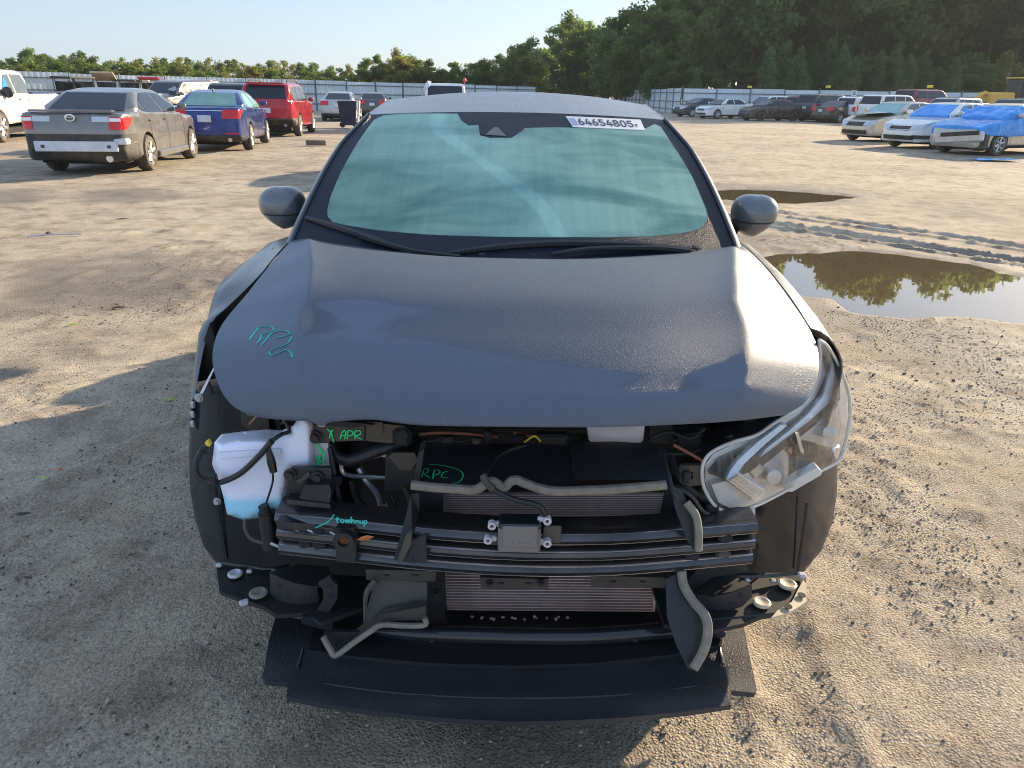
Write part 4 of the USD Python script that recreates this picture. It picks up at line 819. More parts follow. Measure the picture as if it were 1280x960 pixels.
# washer bottle, its hose, pump and plugs
WRP = [(268, 553), (300, 549), (325, 547), (345, 548), (360, 542), (366, 533), (373, 527), (378, 519), (387, 519), (391, 532), (393, 560), (392, 586), (362, 588), (359, 612), (359, 636), (333, 646), (305, 650), (284, 643), (279, 620), (274, 602), (265, 580)]; wrp = Polygon(WRP)
WR = P_('washer_reservoir', [(268, 553), (300, 549), (325, 547), (345, 548), (360, 542), (366, 533), (373, 527), (378, 519), (387, 519), (391, 532), (393, 560), (392, 586), (362, 588), (359, 612), (359, 636), (333, 646), (305, 650), (284, 643), (279, 620), (274, 602), (265, 580)], 'reservoir_plastic', y=lambda a, b: .340 - .024 * min(1, wrp.exterior.distance(Point(a, b)) / 7.0) ** .5 - .012 * (b < 590) * (a > 356), thick=.045, dense=5, smooth=42)
P_('mould_ridge', [(272, 566), (350, 561), (350, 567), (273, 573)], 'reservoir_plastic', y=.311, thick=.012, parent=WR); P_('mould_ridge', [(358, 556), (392, 541), (393, 584), (362, 586)], 'reservoir_plastic', y=.328, thick=.03, parent=WR)
P_('mould_boss', ring_px(330, 612, 24, 10, 20), 'reservoir_plastic', y=.318, thick=.02, parent=WR)
obj('filler_neck', ptube([(383, 528, .36), (387, 505, .42)], .022, sides=14), 'reservoir_plastic', WR)
obj('washer_hose', ptube([(262, 556, .36), (251, 566, .33), (245, 580, .31), (247, 594, .30), (258, 601, .30), (275, 603, .295), (300, 592, .29), (322, 572, .285), (340, 551, .285)], .0075, n=50), 'black_plastic', CAR)
obj('hose_clip', [rbox(at(267, 599, y=.29), (.018, .016, .03), .004), rbox(at(256, 562, y=.34), (.02, .016, .022), .004)], 'black_plastic', CAR)
P_('yellow_plug', [(256, 553), (260, 551), (263, 557), (258, 560)], 'yellow_clip', y=.34, thick=.012)
obj('wire_plug', ptube([(336, 563, .285), (342, 590, .28)], [.007, .011, .009], sides=8), 'black_plastic', CAR); obj('pump_wire', ptube([(340, 548, .285), (337, 566, .28), (341, 592, .275), (340, 606, .28), (333, 628, .285)], .0025), 'black_plastic', CAR)
obj('wire_sheath', ptube([(340, 551, .285), (352, 543, .30), (362, 538, .33), (352, 520, .40)], .005), 'black_plastic', CAR)
obj('washer_pump', ptube([(333, 640, .30), (339, 684, .30)], .020, sides=14), 'black_plastic', CAR); obj('pump_cap', ptube([(329, 632, .295), (333, 642, .295)], .013, sides=10), 'bay_black', CAR)
obj('pump_hose', ptube([(306, 650, .33), (307, 662, .32), (314, 673, .31), (330, 679, .30)], .005), 'rail_grey', CAR)
obj('pump_tab', rbox(at(345, 682, y=.275), (.03, .004, .008), .002, rotm(.5, [0, 1, 0])), 'clip_white', CAR)
# upper left rail with the green letters
UR = P_('upper_rail', [(391, 536), (397, 530), (420, 531), (452, 530), (482, 530), (506, 533), (512, 552), (486, 554), (455, 551), (404, 552), (396, 548)], 'rail_grey', y=.325, thick=.05)
P_('rail_seam', [(455, 529), (457, 529), (457, 552), (455, 552)], 'seam', y=.322, thick=.002, parent=UR); P_('rail_step', [(458, 528), (478, 528), (478, 542), (458, 548)], 'rail_grey', y=.318, thick=.01, parent=UR)
bolt(394, 546, .32, .011, UR)
P_('hood_latch_pad', [(384, 521), (400, 523), (430, 527), (468, 531), (440, 535), (400, 532)], 'bay_black', y=.31, thick=.04); bolt(402, 527, .305, .008, None, 'steel_bolt')
P_('lamp_tab', [(393, 554), (410, 554), (412, 586), (386, 586)], 'clip_white', y=.33, thick=.012, label='pale tab scribbled with green marker')
# crash box and its plate
CB = P_('crash_box_plate', [(359, 590), (364, 585), (414, 585), (414, 628), (404, 632), (362, 626), (360, 610)], 'bracket_metal', y=.265, thick=.012); bolt(363, 593, .262, .010, CB); bolt(397, 596, .262, .010, CB)
P_('hook_rib', [(369, 601), (376, 598), (380, 594), (386, 590), (388, 594), (381, 600), (374, 605)], 'rail_grey', y=.258, thick=.01, parent=CB)
P_('crash_box_step', [(374, 622), (381, 606), (412, 606), (414, 616), (412, 630), (390, 630)], 'bracket_metal', y=.24, thick=.03, parent=CB)
P_('crash_box_lip', [(358, 624), (412, 630), (414, 636), (358, 630)], 'beam_metal', y=.235, thick=.03, parent=CB)
# hoses and pipes of the left bay
obj('coolant_hose', ptube([(413, 556, .36), (420, 568, .35), (434, 575, .34), (452, 571, .34), (474, 562, .345), (498, 556, .36), (520, 552, .40)], .016, sides=12, n=40), 'black_plastic', CAR)
obj('coolant_hose', ptube([(437, 580, .38), (455, 572, .37), (472, 558, .38)], .010, sides=10), 'black_plastic', CAR)
obj('silver_pipe', ptube([(427, 574, .40), (428, 588, .395), (436, 594, .39), (462, 596, .385), (484, 597, .385)], .006, n=30), 'aluminium', CAR)
obj('silver_pipe', ptube([(449, 585, .41), (458, 600, .40), (470, 614, .395), (475, 626, .39), (477, 640, .39)], .0085, sides=10, n=24), 'aluminium', CAR)
obj('silver_pipe', ptube([(504, 608, .38), (509, 618, .38), (514, 632, .38)], .006), 'aluminium', CAR)
obj('pipe_joint', [ptube([(455, 574, .36), (478, 566, .36)], .008), rbox(at(481, 566, y=.355), (.02, .02, .02), .005)], 'fin_metal', CAR)
P_('pipe_bracket', [(474, 636), (484, 630), (490, 646), (488, 656), (476, 648)], 'aluminium', y=.37, thick=.008)
FB = P_('relay_box', [(482, 572), (490, 566), (519, 566), (523, 575), (520, 602), (500, 612), (480, 615)], 'bay_black', y=.32, thick=.09); P_('relay_box_lid', [(486, 571), (492, 566), (518, 566), (522, 575), (514, 588), (500, 588)], 'rail_grey', y=.315, thick=.004, parent=FB)
obj('bracket_knuckle', [rbox(at(503, 545, y=.33), (.045, .03, .05), .01), cyl(at(503, 545, y=.33), at(503, 545, y=.305), .013, 12)], 'bay_black', CAR)
# the gap under the hood: wires, tubes and the brake fluid bottle
obj('red_tube', ptube([(524, 543, .42), (548, 541, .42), (580, 542, .42), (604, 544, .42), (622, 546, .42)], .004), 'copper_wire', CAR); obj('red_tube', ptube([(642, 541, .43), (665, 545, .42), (700, 547, .42)], .004), 'copper_wire', CAR)
obj('thin_wire', ptube([(512, 566, .36), (530, 553, .38), (550, 551, .38), (562, 560, .36)], .0035), 'black_plastic', CAR); obj('thin_wire', ptube([(584, 562, .36), (640, 557, .37), (690, 556, .37), (730, 557, .36), (790, 556, .36), (826, 560, .34)], .002), 'steel_dark', CAR)
obj('thin_wire', ptube([(830, 568, .35), (862, 566, .37), (890, 556, .39), (915, 544, .40)], .003), 'rail_grey', CAR); obj('thin_wire', ptube([(838, 552, .40), (872, 545, .42), (900, 548, .42)], .0025), 'steel_dark', CAR)
obj('upper_cross_bar', rbox((0, .52, .645), (1.05, .05, .03), .01), 'bay_black', CAR)
P_('fluid_bottle', [(734, 530), (806, 530), (804, 550), (798, 556), (744, 556), (736, 550)], 'clip_white', y=lambda a, b: .37 - .02 * math.sin(max(0, min(1, (a - 734) / 72)) * math.pi), thick=.08, dense=8, smooth=60)
LT_ = obj('latch', rbox(at(690, 548, y=.38), (.08, .03, .03), .006), 'bay_black', CAR); obj('latch_pin', rbox(at(650, 550, y=.39), (.03, .02, .03), .005), 'bay_black', CAR); obj('stay_bracket', rbox(at(610, 549, y=.39), (.02, .02, .05), .004), 'bay_black', CAR)
P_('bay_bracket', [(812, 533), (840, 532), (842, 552), (834, 556), (812, 552)], 'bracket_metal', y=.42, thick=.02); P_('bay_bracket', [(846, 545), (874, 540), (878, 562), (850, 566)], 'bay_black', y=.40, thick=.03)
# looms and small hardware that fill the gaps
for k, (pts, r_w, m_w) in enumerate(([(300, 528, .46), (318, 520, .44), (340, 517, .43), (372, 516, .42)], ), 0) if False else enumerate((
        ([(312, 530, .46), (324, 519, .44), (344, 516, .43), (366, 518, .42)], .003, 'copper_wire'), ([(352, 530, .40), (360, 522, .40), (372, 520, .41)], .004, 'bay_black'), ([(412, 560, .33), (418, 590, .32), (424, 620, .31), (432, 646, .30)], .006, 'black_plastic'),
        ([(440, 600, .42), (446, 622, .41), (462, 640, .40), (486, 650, .38)], .009, 'bay_black'), ([(488, 618, .33), (494, 636, .32), (488, 656, .31)], .005, 'black_plastic'), ([(838, 570, .34), (846, 590, .30), (862, 612, .27), (882, 624, .28), (905, 640, .32)], .008, 'bay_black'),
        ([(842, 556, .36), (868, 570, .34), (884, 580, .33)], .004, 'copper_wire'), ([(850, 610, .25), (866, 622, .24), (880, 640, .25), (900, 646, .27)], .0045, 'rail_grey'), ([(540, 552, .37), (556, 546, .38), (574, 552, .37), (590, 548, .38), (606, 556, .36)], .0035, 'bay_black'), ([(655, 553, .36), (668, 545, .37), (676, 552, .36)], .0025, 'yellow_clip'),
        ([(812, 548, .38), (836, 540, .40), (862, 548, .39), (880, 536, .42)], .005, 'bay_black'))):
    obj('loom', ptube(pts, r_w), m_w, CAR)
for a, b, yy, sz, m_w in ((420, 600, .31, (.03, .02, .024), 'bay_black'), (468, 654, .34, (.05, .03, .03), 'bracket_metal'), (858, 596, .24, (.02, .016, .028), 'bay_black'), (890, 634, .27, (.03, .02, .02), 'black_plastic'), (560, 549, .37, (.03, .02, .018), 'bay_black'), (596, 551, .37, (.022, .018, .016), 'rail_grey'), (446, 640, .31, (.045, .012, .03), 'bracket_metal'), (506, 660, .24, (.02, .016, .03), 'bay_black')):
    obj('connector', rbox(at(a, b, y=yy), sz, .004), m_w, CAR)
for a, b, yy in ((440, 636, .30), (456, 644, .30), (470, 648, .32), (545, 700, .295), (545, 740, .295), (528, 690, .295), (838, 690, .325), (830, 740, .325), (676, 727, .219), (612, 728, .219)): bolt(a, b, yy, .006, None, 'bracket_metal')
# air shroud over the radiator with its foam strip
def shy(a, b): return .185 + (604 - b) * .0030
SH = P_('radiator_shroud', [(526, 566), (560, 560), (640, 557), (716, 560), (716, 604), (690, 608), (640, 600), (596, 607), (524, 602), (517, 600)], 'wet_plastic', y=shy, thick=.012, dense=14)
P_('shroud_raised', [(716, 560), (770, 559), (822, 562), (828, 575), (834, 600), (720, 600), (717, 590)], 'wet_plastic', y=lambda a, b: shy(a, b) - .028, thick=.03, parent=SH)
P_('shroud_cut', [(513, 604), (517, 602), (523, 566), (530, 562), (524, 604)], 'bay_black', y=.19, thick=.05, parent=SH)
obj('foam_strip', ptube([(514, 606), (540, 609), (570, 611), (594, 612), (607, 605), (616, 602), (630, 609), (638, 602), (646, 600), (656, 604), (676, 611), (697, 614), (730, 613), (760, 612), (800, 609), (833, 606)], .0105, y=.165, sides=10, n=110), 'foam', SH)
obj('shroud_edge', ptube([(828, 562, .30), (830, 575, .26), (835, 592, .22), (840, 612, .19), (846, 622, .18)], .006), 'wet_plastic', SH)
obj('sensor_cable', ptube([(664, 556, .34), (640, 561, .30), (622, 570, .25), (612, 583, .20), (606, 596, .155), (612, 608, .14), (628, 618, .135), (646, 625, .13), (664, 629, .125), (676, 634, .125), (682, 645, .13)], .0062, n=60), 'black_plastic', CAR)
obj('cable_tape', ptube([(604, 594, .152), (608, 603, .142), (617, 612, .137)], .0085, n=12), 'rubber', CAR)
# radiator: upper and lower window
def radiator(px, y, n, sl):
    x0, x1, ya, yb = px
    core = P_('radiator_core', [(x0 - 4, ya - 3), (x1 + 4, ya - 3), (x1 + 2, yb + 4), (x0 - 2, yb + 3)], 'core_dark', y=y + .02, thick=.03)
    fins = []
    for k in range(n):
        f = (k + .5) / n; r = ya + (yb - ya) * f
        a, b = at(x0, r, y=y), at(x1 - 4 * f, r + sl, y=y); m = (a + b) / 2; L = np.linalg.norm(b - a)
        fins.append(box(m, (L, .012, .0022), rotm(math.atan2(-(b[2] - a[2]), L), [0, 1, 0])))
    o = obj('fins', fins, 'fin_metal', core, smooth=False, kind='stuff')
    for q in (x0, x1 - 2): obj('frame', ptube([(q, ya - 1, y - .004), (q - (3 if q > x0 else 0), yb + 1, y - .004)], .0035, sides=4), 'fin_metal', core)
    return core
radiator((553, 833, 616, 658), .34, 15, 0); radiator((556, 822, 716, 762), .34, 13, 2)
P_('radiator_frame', [(524, 610), (553, 612), (553, 664), (548, 700), (520, 700), (522, 640)], 'bay_black', y=.31, thick=.04); P_('radiator_frame', [(832, 608), (850, 606), (856, 660), (840, 720), (820, 720), (822, 664)], 'bay_black', y=.33, thick=.04)
P_('radiator_frame', [(522, 700), (555, 700), (556, 768), (560, 780), (530, 784)], 'bay_black', y=.30, thick=.04); P_('radiator_frame', [(540, 764), (640, 766), (836, 764), (838, 778), (540, 780)], 'bay_black', y=.36, thick=.03); P_('radiator_frame', [(520, 656), (840, 660), (840, 668), (520, 664)], 'bay_black', y=.33, thick=.02)
# bumper beam: three rolled ridges along a bowed path
def beam_path(px): 
    return np.array([at(a, b, y=c) for a, b, c in px])
mid = beam_path([(349, 664, .262), (420, 671, .215), (520, 682, .185), (640, 690, .175), (760, 690, .18), (860, 683, .205), (941, 676, .240)])
prof_b = [(.055, .058), (.010, .058), (-.006, .056), (-.013, .051), (-.016, .044), (-.013, .036), (-.005, .030), (.008, .027), (.014, .023), (.014, .018), (.006, .014), (-.008, .012), (-.015, .007), (-.017, .001), (-.015, -.006), (-.008, -.011), (.006, -.014), (.014, -.018), (.014, -.023), (.006, -.026), (-.006, -.029), (-.013, -.035), (-.016, -.042), (-.014, -.050), (-.006, -.056), (.055, -.058)]
bp = arc(mid, 60); zmean = bp[:, 2]
Pb = np.array([[p + np.array([0, a, b * .98]) for a, b in prof_b] for p in bp]); BE = obj('bumper_beam', grid(Pb, flip=True, thick=0.004), 'beam_metal', CAR, smooth=32)
for dz, dy in ((.0555, -.0095), (.0315, -.0110), (.0105, -.0140), (-.0095, -.0140), (-.0305, -.0120), (-.0545, -.0125)): obj('beam_bead', tube(bp + np.array([0, dy, dz * .98]), .0026, 6), 'edge_highlight', BE)  # added bright tubes that paint the highlights along each ridge edge
def beam_pt(px, dz, dy=-.018):
    i = np.argmin(np.abs([at_proj(p)[0] - px for p in bp])); return bp[i] + [0, dy, dz]
def at_proj(p):
    d = p - EYE; dep = d @ fwd; return 640 + F * (d @ rt) / dep, 480 - F * (d @ upv) / dep
for px in (382, 404, 862, 906):
    for dz in (.022, -.022):
        p = beam_pt(px, dz, .0); obj('beam_slot', rbox(p + [0, -.008, 0], (.035, .02, .019), .006), 'body_shadow' if (px, dz) != (906, -.022) else 'rail_grey', BE)
for px in (372, 392, 415): obj('slot_edge', tube([beam_pt(px, .026) + [-.006, -.002, 0], beam_pt(px, .020) + [.008, -.004, 0]], .0025, 5), 'steel_bolt', BE)
for px in (418, 450, 555, 760, 830): obj('slot_hole', rbox(beam_pt(px, -.020, .001), (.018, .01, .010), .003), 'body_shadow', BE)
TH_ = P_('tow_eye_plate', [(420, 660), (442, 660), (446, 672), (444, 704), (421, 702), (419, 680)], 'bracket_metal', y=.172, thick=.035)
p = at(431, 673, y=.168); obj('tow_socket', trimesh.creation.annulus(.013, .024, .03).apply_transform(rotm(math.pi / 2, [1, 0, 0])).apply_translation(p), 'bracket_metal', TH_); obj('rusty_socket', cyl(p + [0, .01, 0], p + [0, -.004, 0], .0135, 16), 'rust', TH_)
lf_ = tag(obj('fallen_leaf', trimesh.Trimesh([at(446, 675, y=.150), at(452, 671, y=.148), at(459, 669, y=.147), at(468, 671, y=.149), at(460, 675, y=.150), at(452, 676, y=.151), at(457, 672, y=.143)], [[0, 1, 6], [1, 2, 6], [2, 3, 6], [3, 4, 6], [4, 5, 6], [5, 0, 6]], process=False), 'leaf_orange'), 'orange fallen leaf stuck to the bumper beam beside the rusty tow socket', 'leaf')
P_('beam_shelf', [(346, 652), (420, 657), (520, 667), (524, 676), (420, 668), (346, 660)], 'beam_metal', y=.21, thick=.03)
# side deflector standing across the beam on the left
DF = P_('air_deflector', [(492, 700), (500, 672), (514, 618), (524, 616), (524, 640), (516, 668), (516, 704)], 'bay_black', y=lambda a, b: .20 - .075 * max(0, min(1, (b - 640) / 50)), thick=.02)
P_('deflector_leaf', [(496, 703), (508, 668), (515, 665), (514, 680), (502, 704)], 'rail_grey', y=.120, thick=.01, parent=DF); P_('deflector_leaf', [(508, 703), (516, 676), (532, 668), (534, 704)], 'wet_plastic', y=.135, thick=.008, parent=DF)
# radar sensor on the beam
SN = obj('radar_sensor', rbox(at(649, 671, y=.118), (.092, .030, .068), .006), 'sensor_grey', CAR, smooth=20)
obj('sensor_top', rbox(at(650, 652, y=.128), (.09, .05, .014), .004), 'gloss_black', SN); obj('sensor_face', rbox(at(650, 671, y=.1025), (.076, .004, .052), .002), 'sensor_grey', SN)
obj('sensor_plate', rbox(at(690, 668, y=.135), (.04, .006, .045), .004), 'rail_grey', SN); obj('sensor_plate', rbox(at(618, 674, y=.135), (.035, .006, .03), .004), 'rail_grey', SN)
for a, b in ((684, 650), (684, 678), (610, 674), (615, 656)):
    q = at(a, b, y=.125); obj('sensor_clip', [trimesh.creation.annulus(.0045, .009, .014).apply_transform(rotm(math.pi / 2, [1, 0, 0])).apply_translation(q), rbox(q + [-.012 if a > 650 else .012, .004, 0], (.018, .012, .012), .003)], 'clip_white', SN)
obj('sensor_marks', [box(at(a, b, y=.0998), (w_, .001, .0035)) for a, b, w_ in ((650, 660, .012), (664, 663, .008), (640, 680, .008), (656, 680, .024))], 'foam', SN, kind='stuff')
# lower brackets, cross member
for x0, x1, ya in ((457, 545, 712), (600, 686, 722), (738, 832, 720)):
    b_x = P_('lower_bracket', [(x0, ya), (x1, ya + 2), (x1 - 1, ya + 15), (x0 + 1, ya + 13)], 'rail_grey', y=.22, thick=.02)
    for q in (x0 + (x1 - x0) * .3, x0 + (x1 - x0) * .7): obj('bracket_slot', rbox(at(q, ya + 7, y=.219), (.016, .004, .006), .002), 'body_shadow', b_x)
cm = beam_path([(455, 783, .235), (520, 791, .205), (640, 795, .19), (740, 795, .195), (842, 787, .215)])
CMB = obj('cross_member', tube(arc(cm, 40), .021, 14, flat=.95), 'gloss_black', CAR, smooth=60)
for q in (551, 800): i = int((q - 455) / 387 * 39); obj('drain_hole', rbox(arc(cm, 40)[i] + [0, -.018, -.006], (.012, .01, .008), .002), 'body_shadow', CMB)
obj('bay_floor', grid(np.array([[(x, y, .175 + .02 * (y > .4)) for y in (.26, .36, .6)] for x in (-.46, 0, .46)]), thick=.01, flip=True), 'bay_black', CAR)
obj('floor_grit', [stone(900 + k).apply_scale(.006).apply_translation(at(590 + 9 * k + (k % 3) * 3, 771 + (k % 4), y=.30)) for k in range(14)], 'stone_pale', CAR, kind='stuff')
# splash undertray
TR = plate([(345, 768), (385, 776), (470, 788), (640, 796), (840, 788), (929, 778), (936, 815), (946, 862), (943, 866), (914, 863), (914, 881), (860, 889), (780, 897), (700, 901), (640, 902), (560, 898), (470, 889), (400, 879), (358, 870), (360, 853), (332, 851), (328, 848), (336, 800)], z=lambda a, b: .205 + .012 * max(0, min(1, (846 - b) / 40)) - .010 * max(0, min(1, (b - 868) / 25)) + .0035 * (meshkit.noise(np.array([a * .03, b * .03, 0])) - .5), thick=.014, back=(0, 0, -1), dense=7)
TR = obj('splash_undertray', TR, 'wet_plastic', CAR, smooth=50)
P_('tray_step', [(392, 786), (480, 795), (640, 803), (840, 794), (908, 784), (902, 806), (840, 818), (740, 829), (640, 832), (540, 829), (440, 820), (385, 812)], 'black_plastic', z=.222, thick=.012, back=(0, 0, -1), parent=TR)
obj('tray_ridge', ptube([(405, 855), (480, 865), (560, 871), (640, 873), (720, 872), (800, 867), (870, 858)], .003, z=.203, n=60, sides=6), 'wet_plastic', TR)
obj('tray_ridge', ptube([(372, 835), (379, 812), (381, 790)], .004, z=.214, sides=6), 'wet_plastic', TR); obj('tray_ridge', ptube([(903, 830), (900, 812), (899, 795)], .004, z=.214, sides=6), 'wet_plastic', TR)
obj('tray_clip', rbox(at(899, 790, z=.235), (.03, .03, .02), .006), 'bracket_metal', TR)
# lower corner panels with clips
CL = P_('corner_panel', [(270, 706), (276, 704), (330, 712), (400, 716), (440, 720), (452, 760), (400, 778), (384, 766), (345, 768), (330, 758), (300, 748), (274, 738)], 'bay_black', z=lambda a, b: .315 - .03 * max(0, (a - 330) / 110), thick=.012, back=(0, 0, -1))
obj('panel_rim', ptube([(272, 703), (300, 707), (335, 711), (362, 706)], .004, z=.325), 'gloss_black', CL)
def grommet(px, py, z, parent, r=.017, m_='foam'):
    q = at(px, py, z=z); obj('grommet', lathe([(0, 0), (r * 1.3, 0), (r * 1.3, .004), (r, .007), (r * .5, .004), (0, .004)], 16).apply_translation(q), m_, parent)
grommet(294, 718, .322, CL, .014, 'clip_white'); grommet(323, 742, .318, CL)
for a, b in ((274, 706), (312, 714), (343, 715)): obj('push_clip', rbox(at(a, b, z=.322), (.016, .014, .01), .003), 'clip_white' if a == 274 else 'steel_bolt', CL)
obj('push_clip', rbox(at(305, 753, z=.310), (.022, .014, .012), .003, rotm(.5, [0, 0, 1])), 'clip_white', CL); obj('push_clip', rbox(at(387, 766, y=.20), (.012, .01, .016), .003), 'clip_white', CL)
def side_bracket(px, top, y0, bow, holes, x0, x1, name='side_bracket'):
    dep = lambda a, b: y0 - bow * math.sin(max(0, min(1, (a - x0) / (x1 - x0))) * math.pi)
    br = P_(name, px, 'bracket_metal', y=dep, thick=.005, dense=8, smooth=50)
    P_('bracket_top', top, 'bracket_metal', z=.345, thick=.005, back=(0, 0, -1), parent=br)
    for a, b in holes: 
        q = at(a, b, y=dep(a, b)); obj('bolt_hole', cyl(q + [0, -.0015, 0], q + [0, .003, 0], .0075, 12), 'body_shadow', br)
    return br
SBL = side_bracket([(337, 716), (350, 722), (368, 729), (396, 734), (399, 748), (394, 761), (380, 764), (360, 758), (345, 750), (338, 742)], [(337, 715), (372, 705), (410, 708), (418, 726), (396, 733), (368, 728)], .235, .02, ((351, 733), (362, 744), (378, 748)), 337, 399)
P_('bracket_ear', [(398, 730), (412, 722), (422, 732), (421, 750), (412, 764), (402, 776), (396, 764), (404, 750), (404, 738)], 'bracket_metal', y=.20, thick=.012, parent=SBL)
for a, b in ((412, 734), (412, 745)): q = at(a, b, y=.199); obj('bolt_hole', cyl(q + [0, -.001, 0], q + [0, .002, 0], .006, 10), 'body_shadow', SBL)
P_('tray_hanger', [(378, 770), (416, 776), (416, 788), (410, 789), (376, 779)], 'gloss_black', y=.175, thick=.012)
CRP = P_('corner_panel', [(810, 716), (900, 716), (1000, 716), (1008, 722), (1006, 750), (985, 764), (950, 770), (930, 779), (880, 790), (830, 780)], 'bay_black', z=lambda a, b: .300 + .02 * max(0, (a - 900) / 110), thick=.012, back=(0, 0, -1))
P_('torn_corner', [(1004, 725), (1008, 730), (1008, 752), (986, 766), (964, 772), (972, 763), (990, 752), (996, 740)], 'tan_plastic', z=.326, thick=.006, back=(0, 0, -1), parent=CRP)
for a, b in ((985, 758), (1002, 744)): q = at(a, b, z=.330); obj('bolt_hole', cyl(q, q + [0, 0, .0015], .010, 12), 'body_shadow', CRP)
grommet(984, 731, .325, CRP, .018, 'tan_plastic'); grommet(952, 754, .318, CRP, .017, 'tan_plastic')
for a, b in ((934, 725), (966, 726)): obj('push_clip', rbox(at(a, b, z=.325), (.014, .014, .01), .003), 'steel_bolt', CRP)
obj('panel_rim', ptube([(900, 718), (940, 721), (1002, 716)], .004, z=.330), 'gloss_black', CRP); obj('push_clip', rbox(at(1002, 719, z=.33), (.02, .02, .012), .004), 'clip_white', CRP)
SBR = side_bracket([(872, 745), (890, 746), (915, 741), (940, 732), (940, 746), (928, 758), (905, 766), (886, 770), (876, 762)], [(868, 742), (905, 714), (938, 730), (915, 740), (888, 746)], .225, .012, ((898, 759), (914, 756), (925, 744)), 872, 940)
for a, b in ((904, 720), (903, 732)): q = at(a, b, z=.347); obj('bolt_hole', cyl(q, q + [0, 0, .001], .008, 10), 'body_shadow', SBR)
P_('crash_box_foot', [(880, 700), (930, 700), (936, 714), (890, 722), (862, 744), (858, 728)], 'bracket_metal', y=.27, thick=.03)
# foam edged air guides
AG = P_('air_guide', [(832, 724), (850, 716), (856, 730), (868, 752), (882, 772), (886, 790), (880, 815), (866, 838), (860, 836), (845, 806), (834, 772)], 'black_plastic', y=lambda a, b: .185 - .11 * max(0, min(1, (b - 720) / 110)), thick=.006, dense=9)
obj('foam_edge', ptube([(852, 714, .182), (855, 732, .165), (867, 752, .14), (881, 769, .115), (885, 788, .095), (880, 812, .075), (867, 836, .055)], .0115, sides=8, n=40, flat=.75), 'foam', AG)
AG2 = P_('air_guide', [(838, 606), (852, 612), (860, 630), (872, 650), (874, 688), (868, 690), (856, 668), (844, 636)], 'black_plastic', y=lambda a, b: .20 - .05 * (b - 606) / 84, thick=.006, dense=9)
obj('foam_edge', ptube([(858, 628, .175), (869, 643, .16), (873, 662, .15), (873, 688, .14)], .0105, sides=8, n=24, flat=.8), 'foam', AG2)
AG3 = P_('air_guide', [(469, 724), (480, 724), (534, 728), (533, 758), (486, 768), (472, 772), (452, 792), (452, 786)], 'rail_grey', y=lambda a, b: .225 - .05 * max(0, min(1, (b - 724) / 60)), thick=.02)
P_('guide_shelf', [(478, 768), (532, 758), (533, 776), (478, 776), (440, 808), (424, 816), (440, 796)], 'rail_grey', y=.165, thick=.02, parent=AG3); P_('guide_back', [(404, 792), (414, 790), (450, 790), (424, 814), (418, 818)], 'black_plastic', y=.14, thick=.008, parent=AG3)
obj('foam_edge', ptube([(531, 772, .155), (531, 781, .15), (505, 782, .148), (478, 781, .145), (462, 790, .135), (440, 805, .12), (420, 819, .105), (413, 812, .11), (404, 796, .12)], .0085, sides=8, n=60, flat=.8), 'foam', AG3); obj('guide_blade', ptube([(470, 726, .20), (458, 742, .185), (456, 775, .165)], [.010, .007, .004], sides=6), 'rail_grey', AG3)
# --- the headlight that is left
def ly(a, b): return .245 + .41 * (max(0, a - 880) / 182.0) ** 1.35
LO = [(1024, 425), (1034, 432), (1046, 452), (1056, 474), (1062, 496), (1063, 520), (1058, 550), (1049, 575), (1020, 592), (985, 612), (952, 629), (930, 637), (912, 640), (896, 634), (884, 618), (878, 600), (879, 580), (890, 565), (915, 553), (945, 544), (966, 530), (985, 518), (1006, 504), (1019, 481), (1025, 458)]
lop = Polygon(LO)
def lens_bulge(a, b):
    d = lop.exterior.distance(Point(a, b)); return min(1, d / 28.0)
HLT = P_('headlight', LO, 'gloss_black', y=lambda a, b: ly(a, b) + .078, thick=.09, dense=10, smooth=60)
def strip(name, px, m_, off, thick=.02, dense=8): return P_(name, px, m_, y=lambda a, b: ly(a, b) + off, thick=thick, parent=HLT, dense=dense, smooth=60)
strip('lens', [tuple(p) for p in lop.buffer(1.0).exterior.coords[:-1]], 'clear_lens', 0, .004, 7) if False else obj('lens', plate(LO, y=lambda a, b: ly(a, b) - .030 * lens_bulge(a, b) ** .6, thick=.004, dense=7), 'clear_lens', HLT, smooth=60)
obj('lens_rim', ptube([(a, b, ly(a, b) + .006) for a, b in LO + LO[:1]], .0042, n=140, sides=8), 'lamp_housing', HLT)
strip('lamp_back', [tuple(p) for p in lop.buffer(-2.5).exterior.coords[:-1]], 'lamp_housing', .070, .004, 10)
strip('dark_mask', [(886, 592), (900, 574), (930, 560), (958, 548), (1000, 520), (1020, 500), (1034, 470), (1030, 445), (1040, 452), (1050, 480), (1050, 500), (1000, 545), (950, 585), (912, 600)], 'gloss_black', .055, .02)
strip('daylight_strip', [(1041, 452), (1047, 462), (1046, 482), (1036, 504), (1012, 526), (982, 548), (950, 572), (958, 561), (985, 540), (1010, 518), (1028, 496), (1036, 474)], 'lamp_blue', .030, .018)
strip('daylight_strip', [(976, 531), (984, 532), (958, 554), (930, 580), (922, 592), (914, 602), (908, 600), (912, 590), (922, 576), (948, 552)], 'lamp_blue', .022, .018)
strip('light_bar', [(910, 601), (921, 592), (958, 613), (954, 623), (944, 626)], 'lamp_white', .018, .02)
for k in range(5): t_k = k / 4; obj('light_bar_rib', ptube([(912 + 9 * t_k, 600 - 6 * t_k, ly(912, 600) + .014), (944 + 10 * t_k, 623 - 8 * t_k, ly(944, 620) + .014)], .0022, sides=5), 'chrome', HLT)
